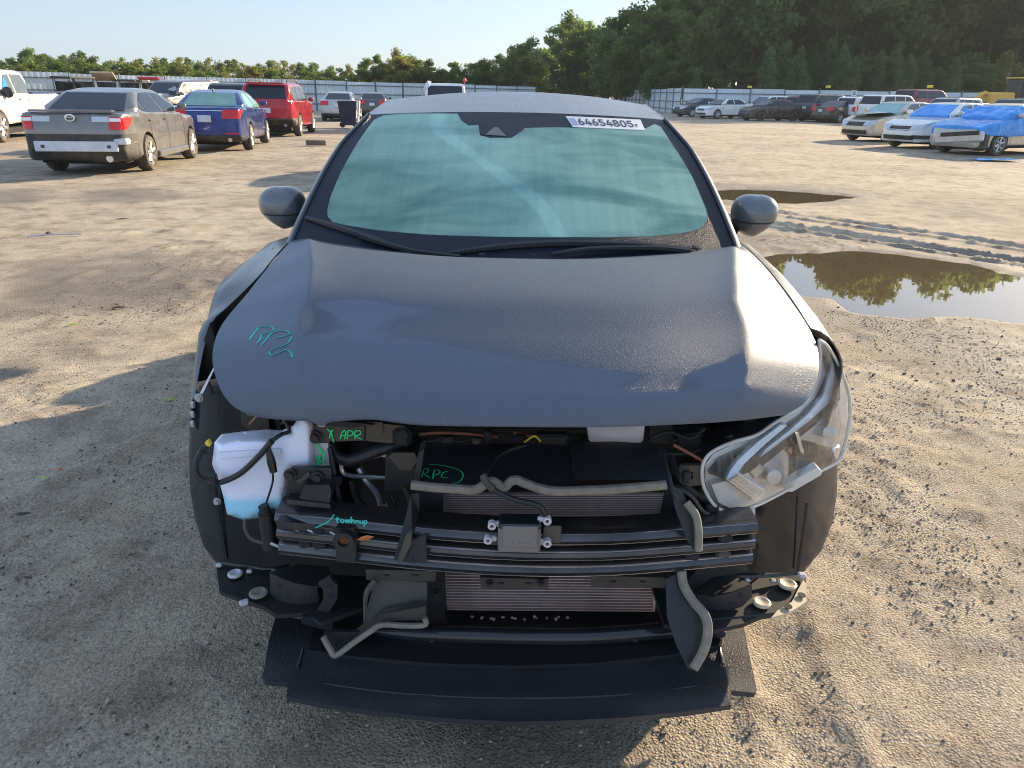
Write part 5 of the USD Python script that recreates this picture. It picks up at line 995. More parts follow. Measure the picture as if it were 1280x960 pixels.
strip('reflector', [(927, 592), (950, 574), (975, 556), (995, 552), (1002, 570), (1004, 590), (980, 604), (958, 612)], 'lamp_inner', .060, .02); strip('reflector', [(998, 548), (1030, 522), (1048, 506), (1052, 530), (1048, 556), (1020, 568), (1008, 566)], 'lamp_inner', .050, .02)
strip('reflector', [(889, 606), (908, 601), (940, 624), (930, 632), (912, 635), (898, 628)], 'lamp_housing', .045, .02)
def cup(a, b, r, off, m_='chrome'):
    c_ = lathe([(0, .03), (r * .5, .024), (r * .85, .008), (r, -.004), (r * 1.06, -.004), (r * 1.06, .034), (0, .036)], 20); c_.apply_transform(rotm(math.pi / 2 - .25, [1, 0, 0])); c_.apply_translation(at(a, b, y=ly(a, b) + off)); obj('lamp_cup', c_, m_, HLT)
cup(962, 592, .017, .054, 'lamp_inner'); cup(1030, 538, .017, .052, 'lamp_inner')
strip('divider', [(994, 540), (999, 540), (1004, 560), (1012, 570), (1030, 570), (1050, 558), (1050, 561), (1030, 574), (1010, 574), (1000, 564)], 'chrome', .028, .012)
strip('amber_lamp', [(984, 562), (992, 556), (996, 562), (988, 568)], 'copper_wire', .05, .01); strip('amber_lamp', [(938, 590), (950, 580), (956, 588), (944, 598)], 'tan_plastic', .052, .01)
P_('mount_tab', [(849, 586), (854, 582), (878, 582), (880, 606), (862, 608), (850, 602)], 'rail_grey', y=.255, thick=.012, parent=HLT, holes=([(858, 590), (866, 590), (866, 599), (858, 598)],))
P_('mount_tab', [(980, 607), (1022, 584), (1028, 590), (1026, 594), (990, 615), (982, 614)], 'lamp_housing', y=.46, thick=.03, parent=HLT); P_('mount_tab', [(931, 640), (944, 636), (944, 650), (938, 656), (931, 652)], 'lamp_housing', y=.30, thick=.01, parent=HLT)
P_('lower_lamp_bracket', [(877, 644), (902, 643), (930, 648), (936, 654), (930, 660), (876, 652)], 'bracket_metal', y=.30, thick=.06)
# --- marker pen writing
def pen(name, strokes, mesh_or_y, m_, r, parent, lift=.0015):
    out = []
    for st in strokes:
        q = sub(np.array(st, float), 10 * len(st)); P = hit(q, mesh_or_y, lift) if not np.isscalar(mesh_or_y) else np.array([at(a, b, y=mesh_or_y) for a, b in q])
        if len(P) > 2: rr = r * (0.75 + 0.6 * meshkit.noise(np.c_[P * 60, ][:, :3], 5)); out.append(tube(P, rr, 6, flat=0.3, nrm=(0, .3, 1) if not np.isscalar(mesh_or_y) else (0, 1, 0)))
    if out: obj(name, out, m_, parent, smooth=60)
pen('marker_lettering', [[(312, 424), (317, 417), (323, 410)], [(318, 413), (327, 408), (337, 408), (342, 411), (337, 415), (326, 418)], [(327, 418), (325, 424), (321, 429)], [(327, 431), (333, 424), (339, 416)], [(334, 420), (344, 415), (355, 413), (362, 416), (356, 420), (344, 422)], [(365, 421), (358, 430), (345, 435), (337, 440), (340, 444), (350, 440), (358, 437), (364, 441), (365, 446)]], HOODM, 'teal_marker', .0022, HOOD)
pen('marker_lettering', [[(425, 549), (428, 540), (432, 539), (431, 549)], [(425, 545), (432, 544)], [(434, 549), (435, 539), (440, 539), (441, 543), (435, 545)], [(444, 549), (444, 539), (450, 539), (450, 543), (445, 545), (452, 549)]], .321, 'green_marker', .0016, UR)
pen('marker_lettering', [[(409, 536), (414, 541), (416, 549), (417, 553)], [(416, 537), (413, 542), (412, 548)]], .321, 'green_marker', .0018, UR)
pen('marker_scribble', [[(389, 547), (394, 553), (399, 560), (404, 568), (404, 580)], [(395, 573), (400, 570), (396, 580), (402, 576), (394, 585), (403, 584)]], .324, 'green_marker', .0024, CAR)
SHM = plate([(526, 566), (560, 560), (640, 557), (716, 560), (716, 604), (690, 608), (640, 600), (596, 607), (524, 602), (517, 600)], y=shy, thick=.012)
pen('marker_lettering', [[(527, 597), (530, 587), (535, 586), (534, 591), (529, 592), (537, 597)], [(541, 598), (543, 588), (549, 588), (549, 592), (543, 594)], [(560, 589), (554, 591), (552, 596), (560, 597)], [(535, 580), (555, 582), (573, 587), (579, 594), (574, 602), (566, 604)]], SHM, 'green_marker', .0016, SH)
pen('marker_lettering', [[(422, 646), (421, 650), (422, 653), (424, 653)], [(419.5, 648.5), (424.5, 648.5)], [(428, 649), (426, 651), (428, 653.5), (430, 651), (428, 649)], [(432, 649), (433, 653.5), (434.5, 650), (436, 653.5), (437, 649)], [(439, 646), (439, 653.5), (440, 650.5), (442, 650), (443, 654)], [(445, 650), (445, 654), (446, 651), (448, 651), (448.5, 654.5)], [(450, 650.5), (450.5, 654), (453, 654), (453.5, 650.5)], [(455, 651), (455, 658), (455.5, 651.5), (458.5, 651.5), (458, 654.5), (455.5, 654.5)]], .150, 'teal_marker', .0012, CAR); pen('marker_lettering', [[(418, 643), (410, 652), (394, 660)]], .20, 'teal_marker', .0012, CAR)
# ------------------------------------------------------------------ the other vehicles on the lot
def CS(p): return m3.CrossSection([np.array(p, float)])
def ccw(p):
    p = np.array(p, float); a = (p[:, 0] * np.roll(p[:, 1], -1) - np.roll(p[:, 0], -1) * p[:, 1]).sum(); return p if a > 0 else p[::-1]
def ex_y(p, w=6): return CS(ccw(p)).extrude(w).transform(np.array([[1, 0, 0, 0], [0, 0, -1, w / 2], [0, 1, 0, 0]], float))      # (x, z) outline extruded along y
def ex_x(p, w=12): return CS(ccw(p)).extrude(w).transform(np.array([[0, 0, 1, -w / 2], [1, 0, 0, 0], [0, 1, 0, 0]], float))      # (y, z) outline extruded along x
def ex_z(p, h=4): return CS(ccw(p)).extrude(h).translate([0, 0, -0.5])
def cube(x0, x1, y0, y1, z0, z1): return m3.Manifold.cube([x1 - x0, y1 - y0, z1 - z0]).translate([x0, y0, z0])
def soften(man, edge=.085, it=14):
    man = man.refine_to_length(edge); g = man.to_mesh(); t = trimesh.Trimesh(np.asarray(g.vert_properties)[:, :3], np.asarray(g.tri_verts), process=True)
    trimesh.smoothing.filter_taubin(t, .5, .5, it); return t
def puff(t, d): return m3.Manifold(m3.Mesh(np.asarray(t.vertices + t.vertex_normals * d, np.float32), np.asarray(t.faces, np.uint32)))
SHAPES = {
 # L, W, H, wheel radius, front axle x, rear axle x, lower outline, cabin outline, roof half width, belt
 'sedan': dict(L=4.80, W=1.82, H=1.46, r=.325, fa=1.43, ra=-1.35, lower=[(-2.30, .26), (-2.40, .45), (-2.38, .82), (-2.30, 1.04), (-1.62, 1.07), (1.00, .98), (1.75, .90), (2.20, .77), (2.37, .60), (2.38, .40), (2.28, .22)],
               cabin=[(-1.78, 1.00), (-1.55, 1.12), (-1.00, 1.38), (-.45, 1.455), (.05, 1.46), (.40, 1.41), (1.15, 1.02), (1.12, .90), (-1.7, .90)], rw=.53, win=[[(-.10, 1.02), (-.10, 1.385), (.30, 1.355), (.93, 1.02)], [(-.18, 1.02), (-.18, 1.39), (-.72, 1.375), (-1.06, 1.25), (-1.10, 1.04)], [(-1.16, 1.05), (-1.14, 1.22), (-1.36, 1.10)]], ws=((.30, 1.30), .98, 1.385), rwn=((-1.9, -.82), 1.08, 1.37)),
 'suv': dict(L=4.65, W=1.86, H=1.72, r=.36, fa=1.40, ra=-1.32, lower=[(-2.22, .36), (-2.32, .52), (-2.31, 1.02), (-2.22, 1.12), (1.05, 1.10), (1.85, 1.02), (2.20, .90), (2.32, .70), (2.32, .45), (2.20, .28)],
             cabin=[(-2.27, .95), (-2.22, 1.16), (-1.98, 1.62), (-1.80, 1.69), (-.9, 1.72), (.1, 1.71), (.42, 1.66), (1.20, 1.13), (1.15, .95)], rw=.62, win=[[(-.05, 1.14), (-.05, 1.60), (.33, 1.57), (1.00, 1.14)], [(-.13, 1.14), (-.13, 1.60), (-.95, 1.60), (-.98, 1.14)], [(-1.06, 1.15), (-1.04, 1.59), (-1.62, 1.56), (-1.86, 1.20)]], ws=((.30, 1.35), 1.12, 1.62), rwn=((-2.4, -1.90), 1.20, 1.60)),
 'bigsuv': dict(L=5.10, W=1.98, H=1.86, r=.40, fa=1.55, ra=-1.48, lower=[(-2.45, .42), (-2.54, .60), (-2.53, 1.14), (-2.47, 1.22), (1.15, 1.20), (2.05, 1.13), (2.45, 1.02), (2.54, .75), (2.54, .48), (2.42, .34)],
             cabin=[(-2.50, 1.0), (-2.46, 1.24), (-2.30, 1.76), (-2.15, 1.83), (-.9, 1.86), (.2, 1.85), (.55, 1.80), (1.30, 1.22), (1.25, 1.0)], rw=.68, win=[[(-.02, 1.24), (-.02, 1.74), (.45, 1.71), (1.08, 1.24)], [(-.10, 1.24), (-.10, 1.74), (-1.05, 1.74), (-1.05, 1.24)], [(-1.13, 1.24), (-1.13, 1.74), (-2.10, 1.72), (-2.25, 1.26)]], ws=((.40, 1.45), 1.22, 1.75), rwn=((-2.6, -2.25), 1.26, 1.74)),
 'pickup': dict(L=5.85, W=2.02, H=1.90, r=.41, fa=1.95, ra=-1.62, lower=[(-2.82, .55), (-2.90, .66), (-2.90, 1.24), (-.72, 1.24), (-.70, 1.22), (1.45, 1.20), (2.50, 1.13), (2.80, 1.05), (2.92, .85), (2.92, .55), (2.75, .42)],
             cabin=[(-.82, 1.0), (-.80, 1.26), (-.55, 1.80), (-.40, 1.88), (.3, 1.905), (.65, 1.88), (.85, 1.82), (1.55, 1.22), (1.5, 1.0)], rw=.70, win=[[(.48, 1.26), (.48, 1.77), (.82, 1.74), (1.36, 1.26)], [(.38, 1.26), (.38, 1.77), (-.35, 1.76), (-.62, 1.26)]], ws=((.70, 1.65), 1.24, 1.77), rwn=((-.95, -.45), 1.28, 1.76)),
}
BUILT = {}
def shape(kind):
    if kind in BUILT: return BUILT[kind]
    s = SHAPES[kind]; L, W = s['L'], s['W']; h = W / 2; b = max(z for x, z in s['lower'])
    plan = [(-L / 2 - .02, -h + .22), (-L / 2 + .10, -h + .10), (-L / 2 + .55, -h + .02), (-.5, -h), (.8, -h), (L / 2 - .7, -h + .03), (L / 2 - .22, -h + .14), (L / 2, -h + .38)]
    plan = plan + [(x, -y) for x, y in plan[::-1]]
    sec = [(h - .10, .15), (h - .02, .34), (h, .62), (h - .012, .80), (h - .06, b + .03), (h - .12, b + .2)]; sec = sec + [(-y, z) for y, z in sec[::-1]]
    low = ex_y(s['lower']) ^ ex_z(plan) ^ ex_x(sec)
    cz0, cz1 = min(z for x, z in s['cabin']), s['H']; cs_ = [(h - .05, cz0), (h - .085, b), (s['rw'] + .10, cz1 - .10), (s['rw'] + .02, cz1 - .025), (s['rw'] * .6, cz1 + .002), (0, cz1 + .012)]; cs_ = cs_ + [(-y, z) for y, z in cs_[::-1]]
    x0 = min(x for x, z in s['cabin']); x1 = max(x for x, z in s['cabin'])
    cpl = [(x0 - .05, -h + .30), (x0 + .4, -h + .10), (0, -h), (x1 - .5, -h + .03), (x1 + .05, -h + .26)]; cpl = cpl + [(x, -y) for x, y in cpl[::-1]]
    cab = ex_y(s['cabin']) ^ ex_x(cs_) ^ ex_z(cpl)
    body = low + cab
    if kind == 'pickup': body = body - cube(-2.78, -.92, -.78, .78, .80, 2)
    t = soften(body); BUILT[kind] = (s, t, puff(t, 0)); return BUILT[kind]
def vehicle(name, kind, label, cat, paint, pos, head, glass='tinted_glass', wind=None, group=None, rim='alloy', spokes=7, face='both', tyre='dry_rubber', lights=True, rim_dark=False, bumper=None, roof_rails=False, detail=True, grille=True, tail='wrap', z=0.0, pitch=0.0, roofm=None, skip=()):
    s, t, B = shape(kind); L, W, H, r = s['L'], s['W'], s['H'], s['r']; h = W / 2
    o = thing(name, label, cat, (pos[0], pos[1], z), math.atan2(head[1], head[0]), group)
    if pitch: o.AddRotateYOp().Set(pitch)
    arches = [m3.Manifold.cylinder(.5, r + .055, r + .055, 28).rotate([90, 0, 0]).translate([x, sg * h + (.25 if True else 0), r]) for x in (s['fa'], s['ra']) for sg in (-1, 1)]
    body = B
    for a in arches: body = body - a
    obj('body', body, paint, o, smooth=38)
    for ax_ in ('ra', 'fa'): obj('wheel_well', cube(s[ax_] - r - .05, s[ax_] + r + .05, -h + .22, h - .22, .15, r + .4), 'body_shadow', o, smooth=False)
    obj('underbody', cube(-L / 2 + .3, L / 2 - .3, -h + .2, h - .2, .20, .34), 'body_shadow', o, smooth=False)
    G, G2 = puff(t, .006), puff(t, .010)
    for poly in s['win']:
        if 'win' in skip: break
        w = G ^ ex_y(poly); 
        for sg in (-1, 1):
            q = w ^ cube(-5, 5, min(sg * .35, sg * 3), max(sg * .35, sg * 3), 0, 3)
            if q.volume() > 1e-6: obj('side_window', q, glass, o, smooth=50)
    (a, b), z0, z1 = s['ws']; wp = [(-h + .16, z0), (-s['rw'] - .03, z1), (s['rw'] + .03, z1), (h - .16, z0)]
    if 'ws' not in skip: obj('windshield', G ^ ex_x(wp) ^ cube(a, b, -2, 2, 0, 3), wind or glass, o, smooth=50)
    (a, b), z0, z1 = s['rwn']; wp = [(-h + .26, z0), (-s['rw'] - .0, z1), (s['rw'] + .0, z1), (h - .26, z0)]
    obj('rear_window', G ^ ex_x(wp) ^ cube(a, b, -2, 2, 0, 3), glass, o, smooth=50)
    if roofm: obj('roof_panel', G ^ cube(-1.5, .6, -.5, .5, H - .04, H + .1), roofm, o, smooth=50)
    for i, x in enumerate((s['fa'], s['ra'])):
        for sg in (-1, 1): w_ = wheel_y(o, (x, sg * (h - .115), r), sg, r, .22, rim, tyre, spokes)
    zb = max(z for x, z in s['lower'])
    if lights:
        for sg in (-1, 1):
            y0, y1 = sorted((sg * (h - .52), sg * (h + .1)))
            hd = ex_y([(L / 2 - .62, zb - .20), (L / 2 + .1, zb - .37), (L / 2 + .1, zb - .52), (L / 2 - .34, zb - .36)]) ^ cube(L / 2 - .7, L / 2 + .2, y0, y1, 0, 2)
            obj('headlight', G2 ^ hd, 'head_lamp', o, smooth=40)
            tz = zb - .04 if kind in ('suv', 'bigsuv', 'pickup') else zb - .06; y0, y1 = sorted((sg * (h - (.50 if kind == 'sedan' else .24)), sg * (h + .1)))
            tl = ex_y([(-L / 2 - .1, tz), (-L / 2 + (.36 if kind == 'sedan' else .16), tz - .02), (-L / 2 + .10, tz - (.22 if kind == 'sedan' else .32)), (-L / 2 - .1, tz - (.22 if kind == 'sedan' else .34))]) ^ cube(-L / 2 - .2, -L / 2 + .5, y0, y1, 0, 2)
            obj('tail_light', G2 ^ tl, 'tail_red', o, smooth=40)
    if grille:
        obj('grille', G2 ^ cube(L / 2 - .4, L / 2 + .2, -h * .42, h * .42, zb - .50, zb - .36), 'trim_black', o); obj('grille', G2 ^ cube(L / 2 - .4, L / 2 + .2, -h * .62, h * .62, .28, .42), 'trim_black', o)
    if detail:
        obj('rear_bumper_trim', G ^ cube(-L / 2 - .2, -L / 2 + .35, -h, h, .2, .40 if kind == 'sedan' else .55), 'trim_black', o)
        obj('license_plate', rbox((-L / 2 - .012 if kind == 'sedan' else -L / 2 - .012, 0, zb - .28), (.02, .32, .16), .004), 'bumper_foam', o)
        G3 = puff(t, .003); xs = [p[0][0] + (.04 if i == 0 else 0) for i, p in enumerate(s['win'][:2])]; xs = [s['win'][0][0][0] - .04, s['win'][1][-1][0] + .02, s['win'][0][-1][0] + .03]
        for x in xs:
            for y0, y1 in ((-3, -h * .8), (h * .8, 3)): obj('door_seam', G3 ^ cube(x - .006, x + .006, y0, y1, .34, zb - .01), 'seam', o)
        obj('sill_trim', G3 ^ cube(s['ra'] + r + .05, s['fa'] - r - .05, -3, 3, .2, .30), 'trim_black', o)
        for sg in (-1, 1):
            for x in (s['win'][0][0][0] - .22, s['win'][1][0][0] - .72): obj('door_handle', rbox((x + .06, sg * (h - .005), zb - .13), (.18, .04, .03), .012), paint, o)
    for sg in (-1, 1):
        m = trimesh.creation.icosphere(2, 1.0); m.apply_scale([.06, .10, .075] if kind != 'pickup' else [.09, .15, .15]); m.apply_translation([s['win'][0][-1][0] - .10, sg * (h + .03), zb + .05]); obj('door_mirror', m, paint if kind != 'pickup' else 'trim_black', o, smooth=60)
    if roof_rails:
        for sg in (-1, 1): obj('roof_rail', tube([(-1.7, sg * s['rw'], H - .04), (-1.5, sg * s['rw'], H + .05), (.1, sg * s['rw'], H + .05), (.3, sg * s['rw'], H - .02)], .022, 6), 'trim_black', o)
    return o, s, G, G2
def wheel_y(parent, c, out, r, w, rim_m, tyre_m, spokes):
    Z = rotm(-math.pi / 2, [1, 0, 0]) if out > 0 else rotm(math.pi / 2, [1, 0, 0])
    t = lathe([(r * .66, -w / 2), (r * .93, -w / 2), (r, -w * .33), (r, w * .33), (r * .93, w / 2), (r * .68, w / 2), (r * .62, 0), (r * .66, -w / 2)], 28); t.apply_transform(Z); t.apply_translation(c); wh = obj('wheel', t, tyre_m, parent)
    parts = [lathe([(r * .69, 0), (r * .69, w * .47), (r * .62, w * .48), (r * .60, w * .2), (r * .69, 0)], 24), lathe([(0, w * .40), (r * .17, w * .38), (r * .17, w * .2), (0, w * .2)], 12)]
    for k in range(spokes):
        a = 2 * math.pi * k / spokes + .3; parts.append(tube([(r * .1 * math.cos(a), r * .1 * math.sin(a), w * .34), (r * .64 * math.cos(a), r * .64 * math.sin(a), w * .40)], [r * .13, r * .12], 6))
    p = trimesh.util.concatenate(parts); p.apply_transform(Z); p.apply_translation(c); obj('rim', p, rim_m, wh)
    d = cyl((0, 0, -.02), (0, 0, w * .12), r * .62, 20); d.apply_transform(Z); d.apply_translation(c); obj('brake_disc', d, 'body_shadow', wh); return wh
def unit(v): v = np.array(v, float); return v / np.linalg.norm(v)
def centre(px, py, kind, head, which):
    """Centre of a vehicle from the pixel where one of its tyres meets the ground; which: f or r, l or r."""
    s = SHAPES[kind]; g = at(px, py, z=0)[:2]; hd = unit(head); lf = np.array([-hd[1], hd[0]]); hw = (s['W'] / 2 - .05) * (1 if which[1] == 'l' else -1)
    return g - hd * (s['fa'] if which[0] == 'f' else s['ra']) - lf * hw
# ---- left of the damaged car
H1 = unit((-.13, .99)); P1 = centre(190, 213, 'sedan', H1, 'rr')
o, s, G, G2 = vehicle('parked_sedan', 'sedan', 'grey sedan with its rear bumper cover missing, pale bumper bar showing', 'car', 'paint_grey', P1, H1, glass='tinted_glass', detail=False, lights=False, grille=True, spokes=7)
for sg in (-1, 1):
    y0, y1 = sorted((sg * .40, sg * 1.1)); y2, y3 = sorted((sg * .62, sg * 1.1))
    a = obj('tail_light', G2 ^ ex_y([(-2.6, .99), (-1.98, .97), (-2.06, .86), (-2.20, .78), (-2.6, .77)]) ^ cube(-2.6, -1.9, y2, y3, 0, 2), 'tail_red', o, smooth=40)
    obj('tail_light_strip', G2 ^ cube(-2.6, -2.0, *sorted((sg * .34, sg * .62)), .90, .99), 'head_lamp', a, smooth=40); obj('reversing_lamp', puff(BUILT['sedan'][1], .014) ^ cube(-2.6, -2.0, *sorted((sg * .63, sg * .80)), .91, .965), 'sticker_white', a, smooth=40)
obj('bumper_void', G ^ cube(-2.7, -1.86, -1.0, 1.0, .2, .70), 'trim_black', o, smooth=40)
obj('bumper_bar', rbox((-2.42, -.04, .50), (.05, 1.36, .17), .012), 'bumper_foam', o)
for y in (-.58, .50): obj('bar_hole', rbox((-2.447, y, .50), (.006, .06, .05), .002), 'trim_black', o)
obj('bumper_bracket', [rbox((-2.30, -.76, .58), (.22, .22, .10), .02)], 'bumper_foam', o)
obj('bent_crossbar', tube([(-1.95, -.86, .55), (-2.15, -.80, .50), (-2.25, -.70, .40)], .03, 8), 'rail_grey', o)
mf = cyl((-2.35, -.52, .29), (-1.9, -.52, .29), .06, 14); obj('exhaust', mf, 'aluminium', o); obj('muffler', rbox((-1.95, -.35, .30), (.40, .55, .20), .06), 'rail_grey', o)
obj('spoiler', rbox((-2.25, 0, 1.075), (.16, 1.36, .035), .012), 'paint_grey', o); em = trimesh.creation.torus(.055, .010, 20, 8); em.apply_scale([1, 1.35, 1]); em.apply_transform(rotm(math.pi / 2, [0, 1, 0])); em.apply_translation((-2.375, 0, .965)); BG = obj('badge', em, 'chrome', o)
e2 = trimesh.creation.torus(.032, .008, 16, 6); e2.apply_scale([.6, 1.6, 1]); e2.apply_transform(rotm(math.pi / 2, [0, 1, 0])); e2.apply_translation((-2.377, 0, .985)); obj('badge_oval', e2, 'chrome', BG)
obj('plate_recess', puff(BUILT['sedan'][1], .002) ^ cube(-2.6, -2.0, -.40, .40, .72, .86), 'paint_grey', o); 
for x in (.93, -.14, -1.12):
    for y0, y1 in ((-3, -.72), (.72, 3)): obj('door_seam', puff(BUILT['sedan'][1], .003) ^ cube(x - .006, x + .006, y0, y1, .34, 1.0), 'seam', o)
for x in (-.30, -1.18): obj('door_handle', rbox((x + .10, -.905, .90), (.18, .04, .03), .012), 'paint_grey', o)
obj('side_skirt', rbox((.05, -.90, .27), (1.9, .06, .12), .02), 'paint_grey', o)
H2 = unit((-.17, .985)); P2 = centre(315, 187, 'sedan', H2, 'rr')
o, s, G, G2 = vehicle('parked_sedan', 'sedan', 'deep blue sedan seen from behind, with a small roof fin', 'car', 'paint_blue', P2, H2, glass='teal_glass', spokes=6)
obj('roof_fin', trimesh.convex.convex_hull([(-1.02, 0, 1.50), (-.86, .025, 1.44), (-.86, -.025, 1.44), (-1.05, .02, 1.40), (-1.05, -.02, 1.40)]), 'trim_black', o); obj('tail_bar', G2 ^ cube(-2.7, -2.1, -.45, .45, .965, .985), 'chrome', o); obj('exhaust', cyl((-2.42, -.55, .30), (-2.2, -.55, .30), .05, 12), 'chrome', o)
for sg in (-1, 1): obj('tail_reflector', rbox((-2.40, sg * .62, .45), (.03, .34, .03), .01), 'tail_red', o)
H3 = unit((-.10, .995)); P3 = centre(376, 170, 'suv', H3, 'rr')
o, s, G, G2 = vehicle('parked_suv', 'suv', 'bright red SUV with black roof rails and a dusty rear wheel', 'car', 'paint_red', P3, H3, roof_rails=True, spokes=5)
obj('rear_spoiler', rbox((-2.02, 0, 1.68), (.22, 1.20, .05), .02), 'paint_red', o); obj('badge', rbox((-2.33, 0, 1.06), (.02, .14, .09), .02), 'chrome', o); obj('exhaust', cyl((-2.36, -.60, .38), (-2.1, -.60, .38), .05, 12), 'chrome', o); obj('tyre_cladding', G ^ (cube(-2.5, -1.8, -2, 2, .2, .60)), 'trim_black', o)
H4 = unit((-.05, 1)); vehicle('parked_sedan', 'sedan', 'silver white sedan seen from behind between the red SUV and the dark bin', 'car', 'paint_silver', (-9.60, 38.6 + 2.3), unit((-.12, 1)), detail=True)
vehicle('parked_sedan', 'sedan', 'dark sedan with red tail light half hidden behind the navy bin', 'car', 'paint_dark', (-8.85, 44.6 + 2.0), unit((-.12, 1)))
vehicle('parked_suv', 'suv', 'dark SUV whose roof just shows left of the red SUV', 'car', 'paint_dark', np.array(spot(300, 33)), unit((-.1, 1)))
HT = unit((.20, -.98)); PT = centre(6, 178, 'pickup', HT, 'fl')
o, s, G, G2 = vehicle('pickup_truck', 'pickup', 'cream white crew cab pickup at the left edge with a blue sheet over its windscreen', 'truck', 'paint_cream', PT, HT, glass='grey_glass', wind='plastic_sheet')
obj('tonneau_cover', rbox((-1.84, 0, 1.27), (1.95, 1.70, .05), .02), 'paint_blue', o); obj('window_film', puff(BUILT['pickup'][1], .014) ^ ex_y([(.80, 1.30), (.80, 1.70), (.98, 1.60), (1.30, 1.28)]) ^ cube(-5, 5, .3, 3, 0, 3), 'plastic_sheet', o)
# the two cars that stand hidden behind the damaged one and throw the shadows left of it
vehicle('hidden_sedan', 'sedan', 'grey sedan standing hidden behind the damaged car, its shadow showing at the left mirror', 'car', 'paint_dark', (-.55, 14.9), unit((-.10, 1)))
o, s, G, G2 = vehicle('wrecked_suv', 'bigsuv', 'white vehicle whose dark windowed top and red flag show over the damaged car roof', 'car', 'paint_white', np.array(spot(556, 34)), unit((-.1, 1)))
obj('marker_pole', tube([(-2.2, -.80, 1.1), (-2.2, -.80, 1.92)], .012, 6), 'bumper_foam', o); fb = trimesh.creation.icosphere(2, .07); fb.apply_scale([1, 1, 1.35]); fb.apply_translation((-2.2, -.80, 1.97)); obj('red_flag', fb, 'red_plastic', o)
obj('torn_panel', [trimesh.convex.convex_hull([(-2.45, .62, 1.70), (-2.0, .55, 1.90), (-1.9, .80, 1.82), (-2.3, .90, 1.55), (-2.1, .7, 1.93)])], 'bumper_foam', o)
# ---- right of the damaged car
HR_ = unit((-.906, -.42)); PC = centre(1172, 187, 'sedan', HR_, 'fl')
o, s, G, G2 = vehicle('parked_sedan', 'sedan', 'white sedan with a blue plastic sheet over its windscreen', 'car', 'paint_white', PC, HR_, wind='plastic_sheet', glass='grey_glass', spokes=5)
obj('grille_bar', puff(BUILT['sedan'][1], .016) ^ cube(2.0, 2.6, -.40, .40, .585, .605), 'chrome', o); obj('fog_lamp_recess', G2 ^ cube(1.9, 2.6, .52, .84, .32, .44), 'trim_black', o); obj('window_sheet', puff(BUILT['sedan'][1], .016) ^ ex_y([(.16, 1.04), (.20, 1.35), (.32, 1.33), (.90, 1.04)]) ^ cube(-5, 5, .3, 3, 0, 3), 'plastic_sheet', o)
PA = centre(1110, 178, 'sedan', HR_, 'fl')
o, s, G, G2 = vehicle('parked_sedan', 'sedan', 'silver sedan with a bent up hood and pale green windscreen', 'car', 'paint_champagne', PA, HR_, wind='teal_glass', glass='grey_glass')
obj('bent_hood', trimesh.convex.convex_hull([(1.05, -.70, 1.02), (1.05, .68, 1.02), (2.05, -.62, .91), (2.00, .60, 1.03), (1.5, .7, 1.06), (1.3, 0, 1.10), (1.9, 0, .98)]), 'paint_silver', o)
PW = centre(1244, 195, 'sedan', HR_, 'fl')
o, s, G, G2 = vehicle('wrecked_sedan', 'sedan', 'champagne wrecked sedan with its front end wrapped in blue tarpaulin', 'car', 'paint_champagne', PW, HR_, wind='plastic_sheet', lights=False, spokes=6, grille=False)
dr = puff(BUILT['sedan'][1], .05) ^ cube(.2, 2.25, -1.2, 1.2, .56, 1.36); g = dr.refine_to_length(.10).to_mesh(); v = np.asarray(g.vert_properties)[:, :3].copy(); v += (meshkit.fbm(v * 2.6, 3, 8)[:, None] - .5) * [.05, .07, .12]
obj('blue_tarpaulin', trimesh.Trimesh(v, np.asarray(g.tri_verts), process=False), 'plastic_sheet', o, smooth=80)
obj('torn_bumper', [rbox((2.30, .2, .48), (.16, 1.5, .30), .05, rotm(.1, [1, 0, 0]))], 'paint_silver', o); obj('bumper_grille', rbox((2.39, .25, .60), (.04, 1.2, .12), .02, rotm(.1, [1, 0, 0])), 'trim_black', o); obj('fender_liner', rbox((2.0, .70, .40), (.3, .35, .5), .06), 'trim_black', o)
fs = at(1235, 200, z=.03); fm = grid(np.array([[(fs[0] + x + .1 * y, fs[1] + y, .03 + .05 * meshkit.noise(np.array([x * 4, y * 5, 1.]))) for x in np.linspace(-.35, .75, 12)] for y in np.linspace(-.3, .35, 8)]), thick=.004); tag(obj('tarpaulin_scrap', fm, 'plastic_sheet', None, smooth=80), 'loose scrap of blue tarpaulin on the ground by the wrecked sedan', 'tarpaulin')
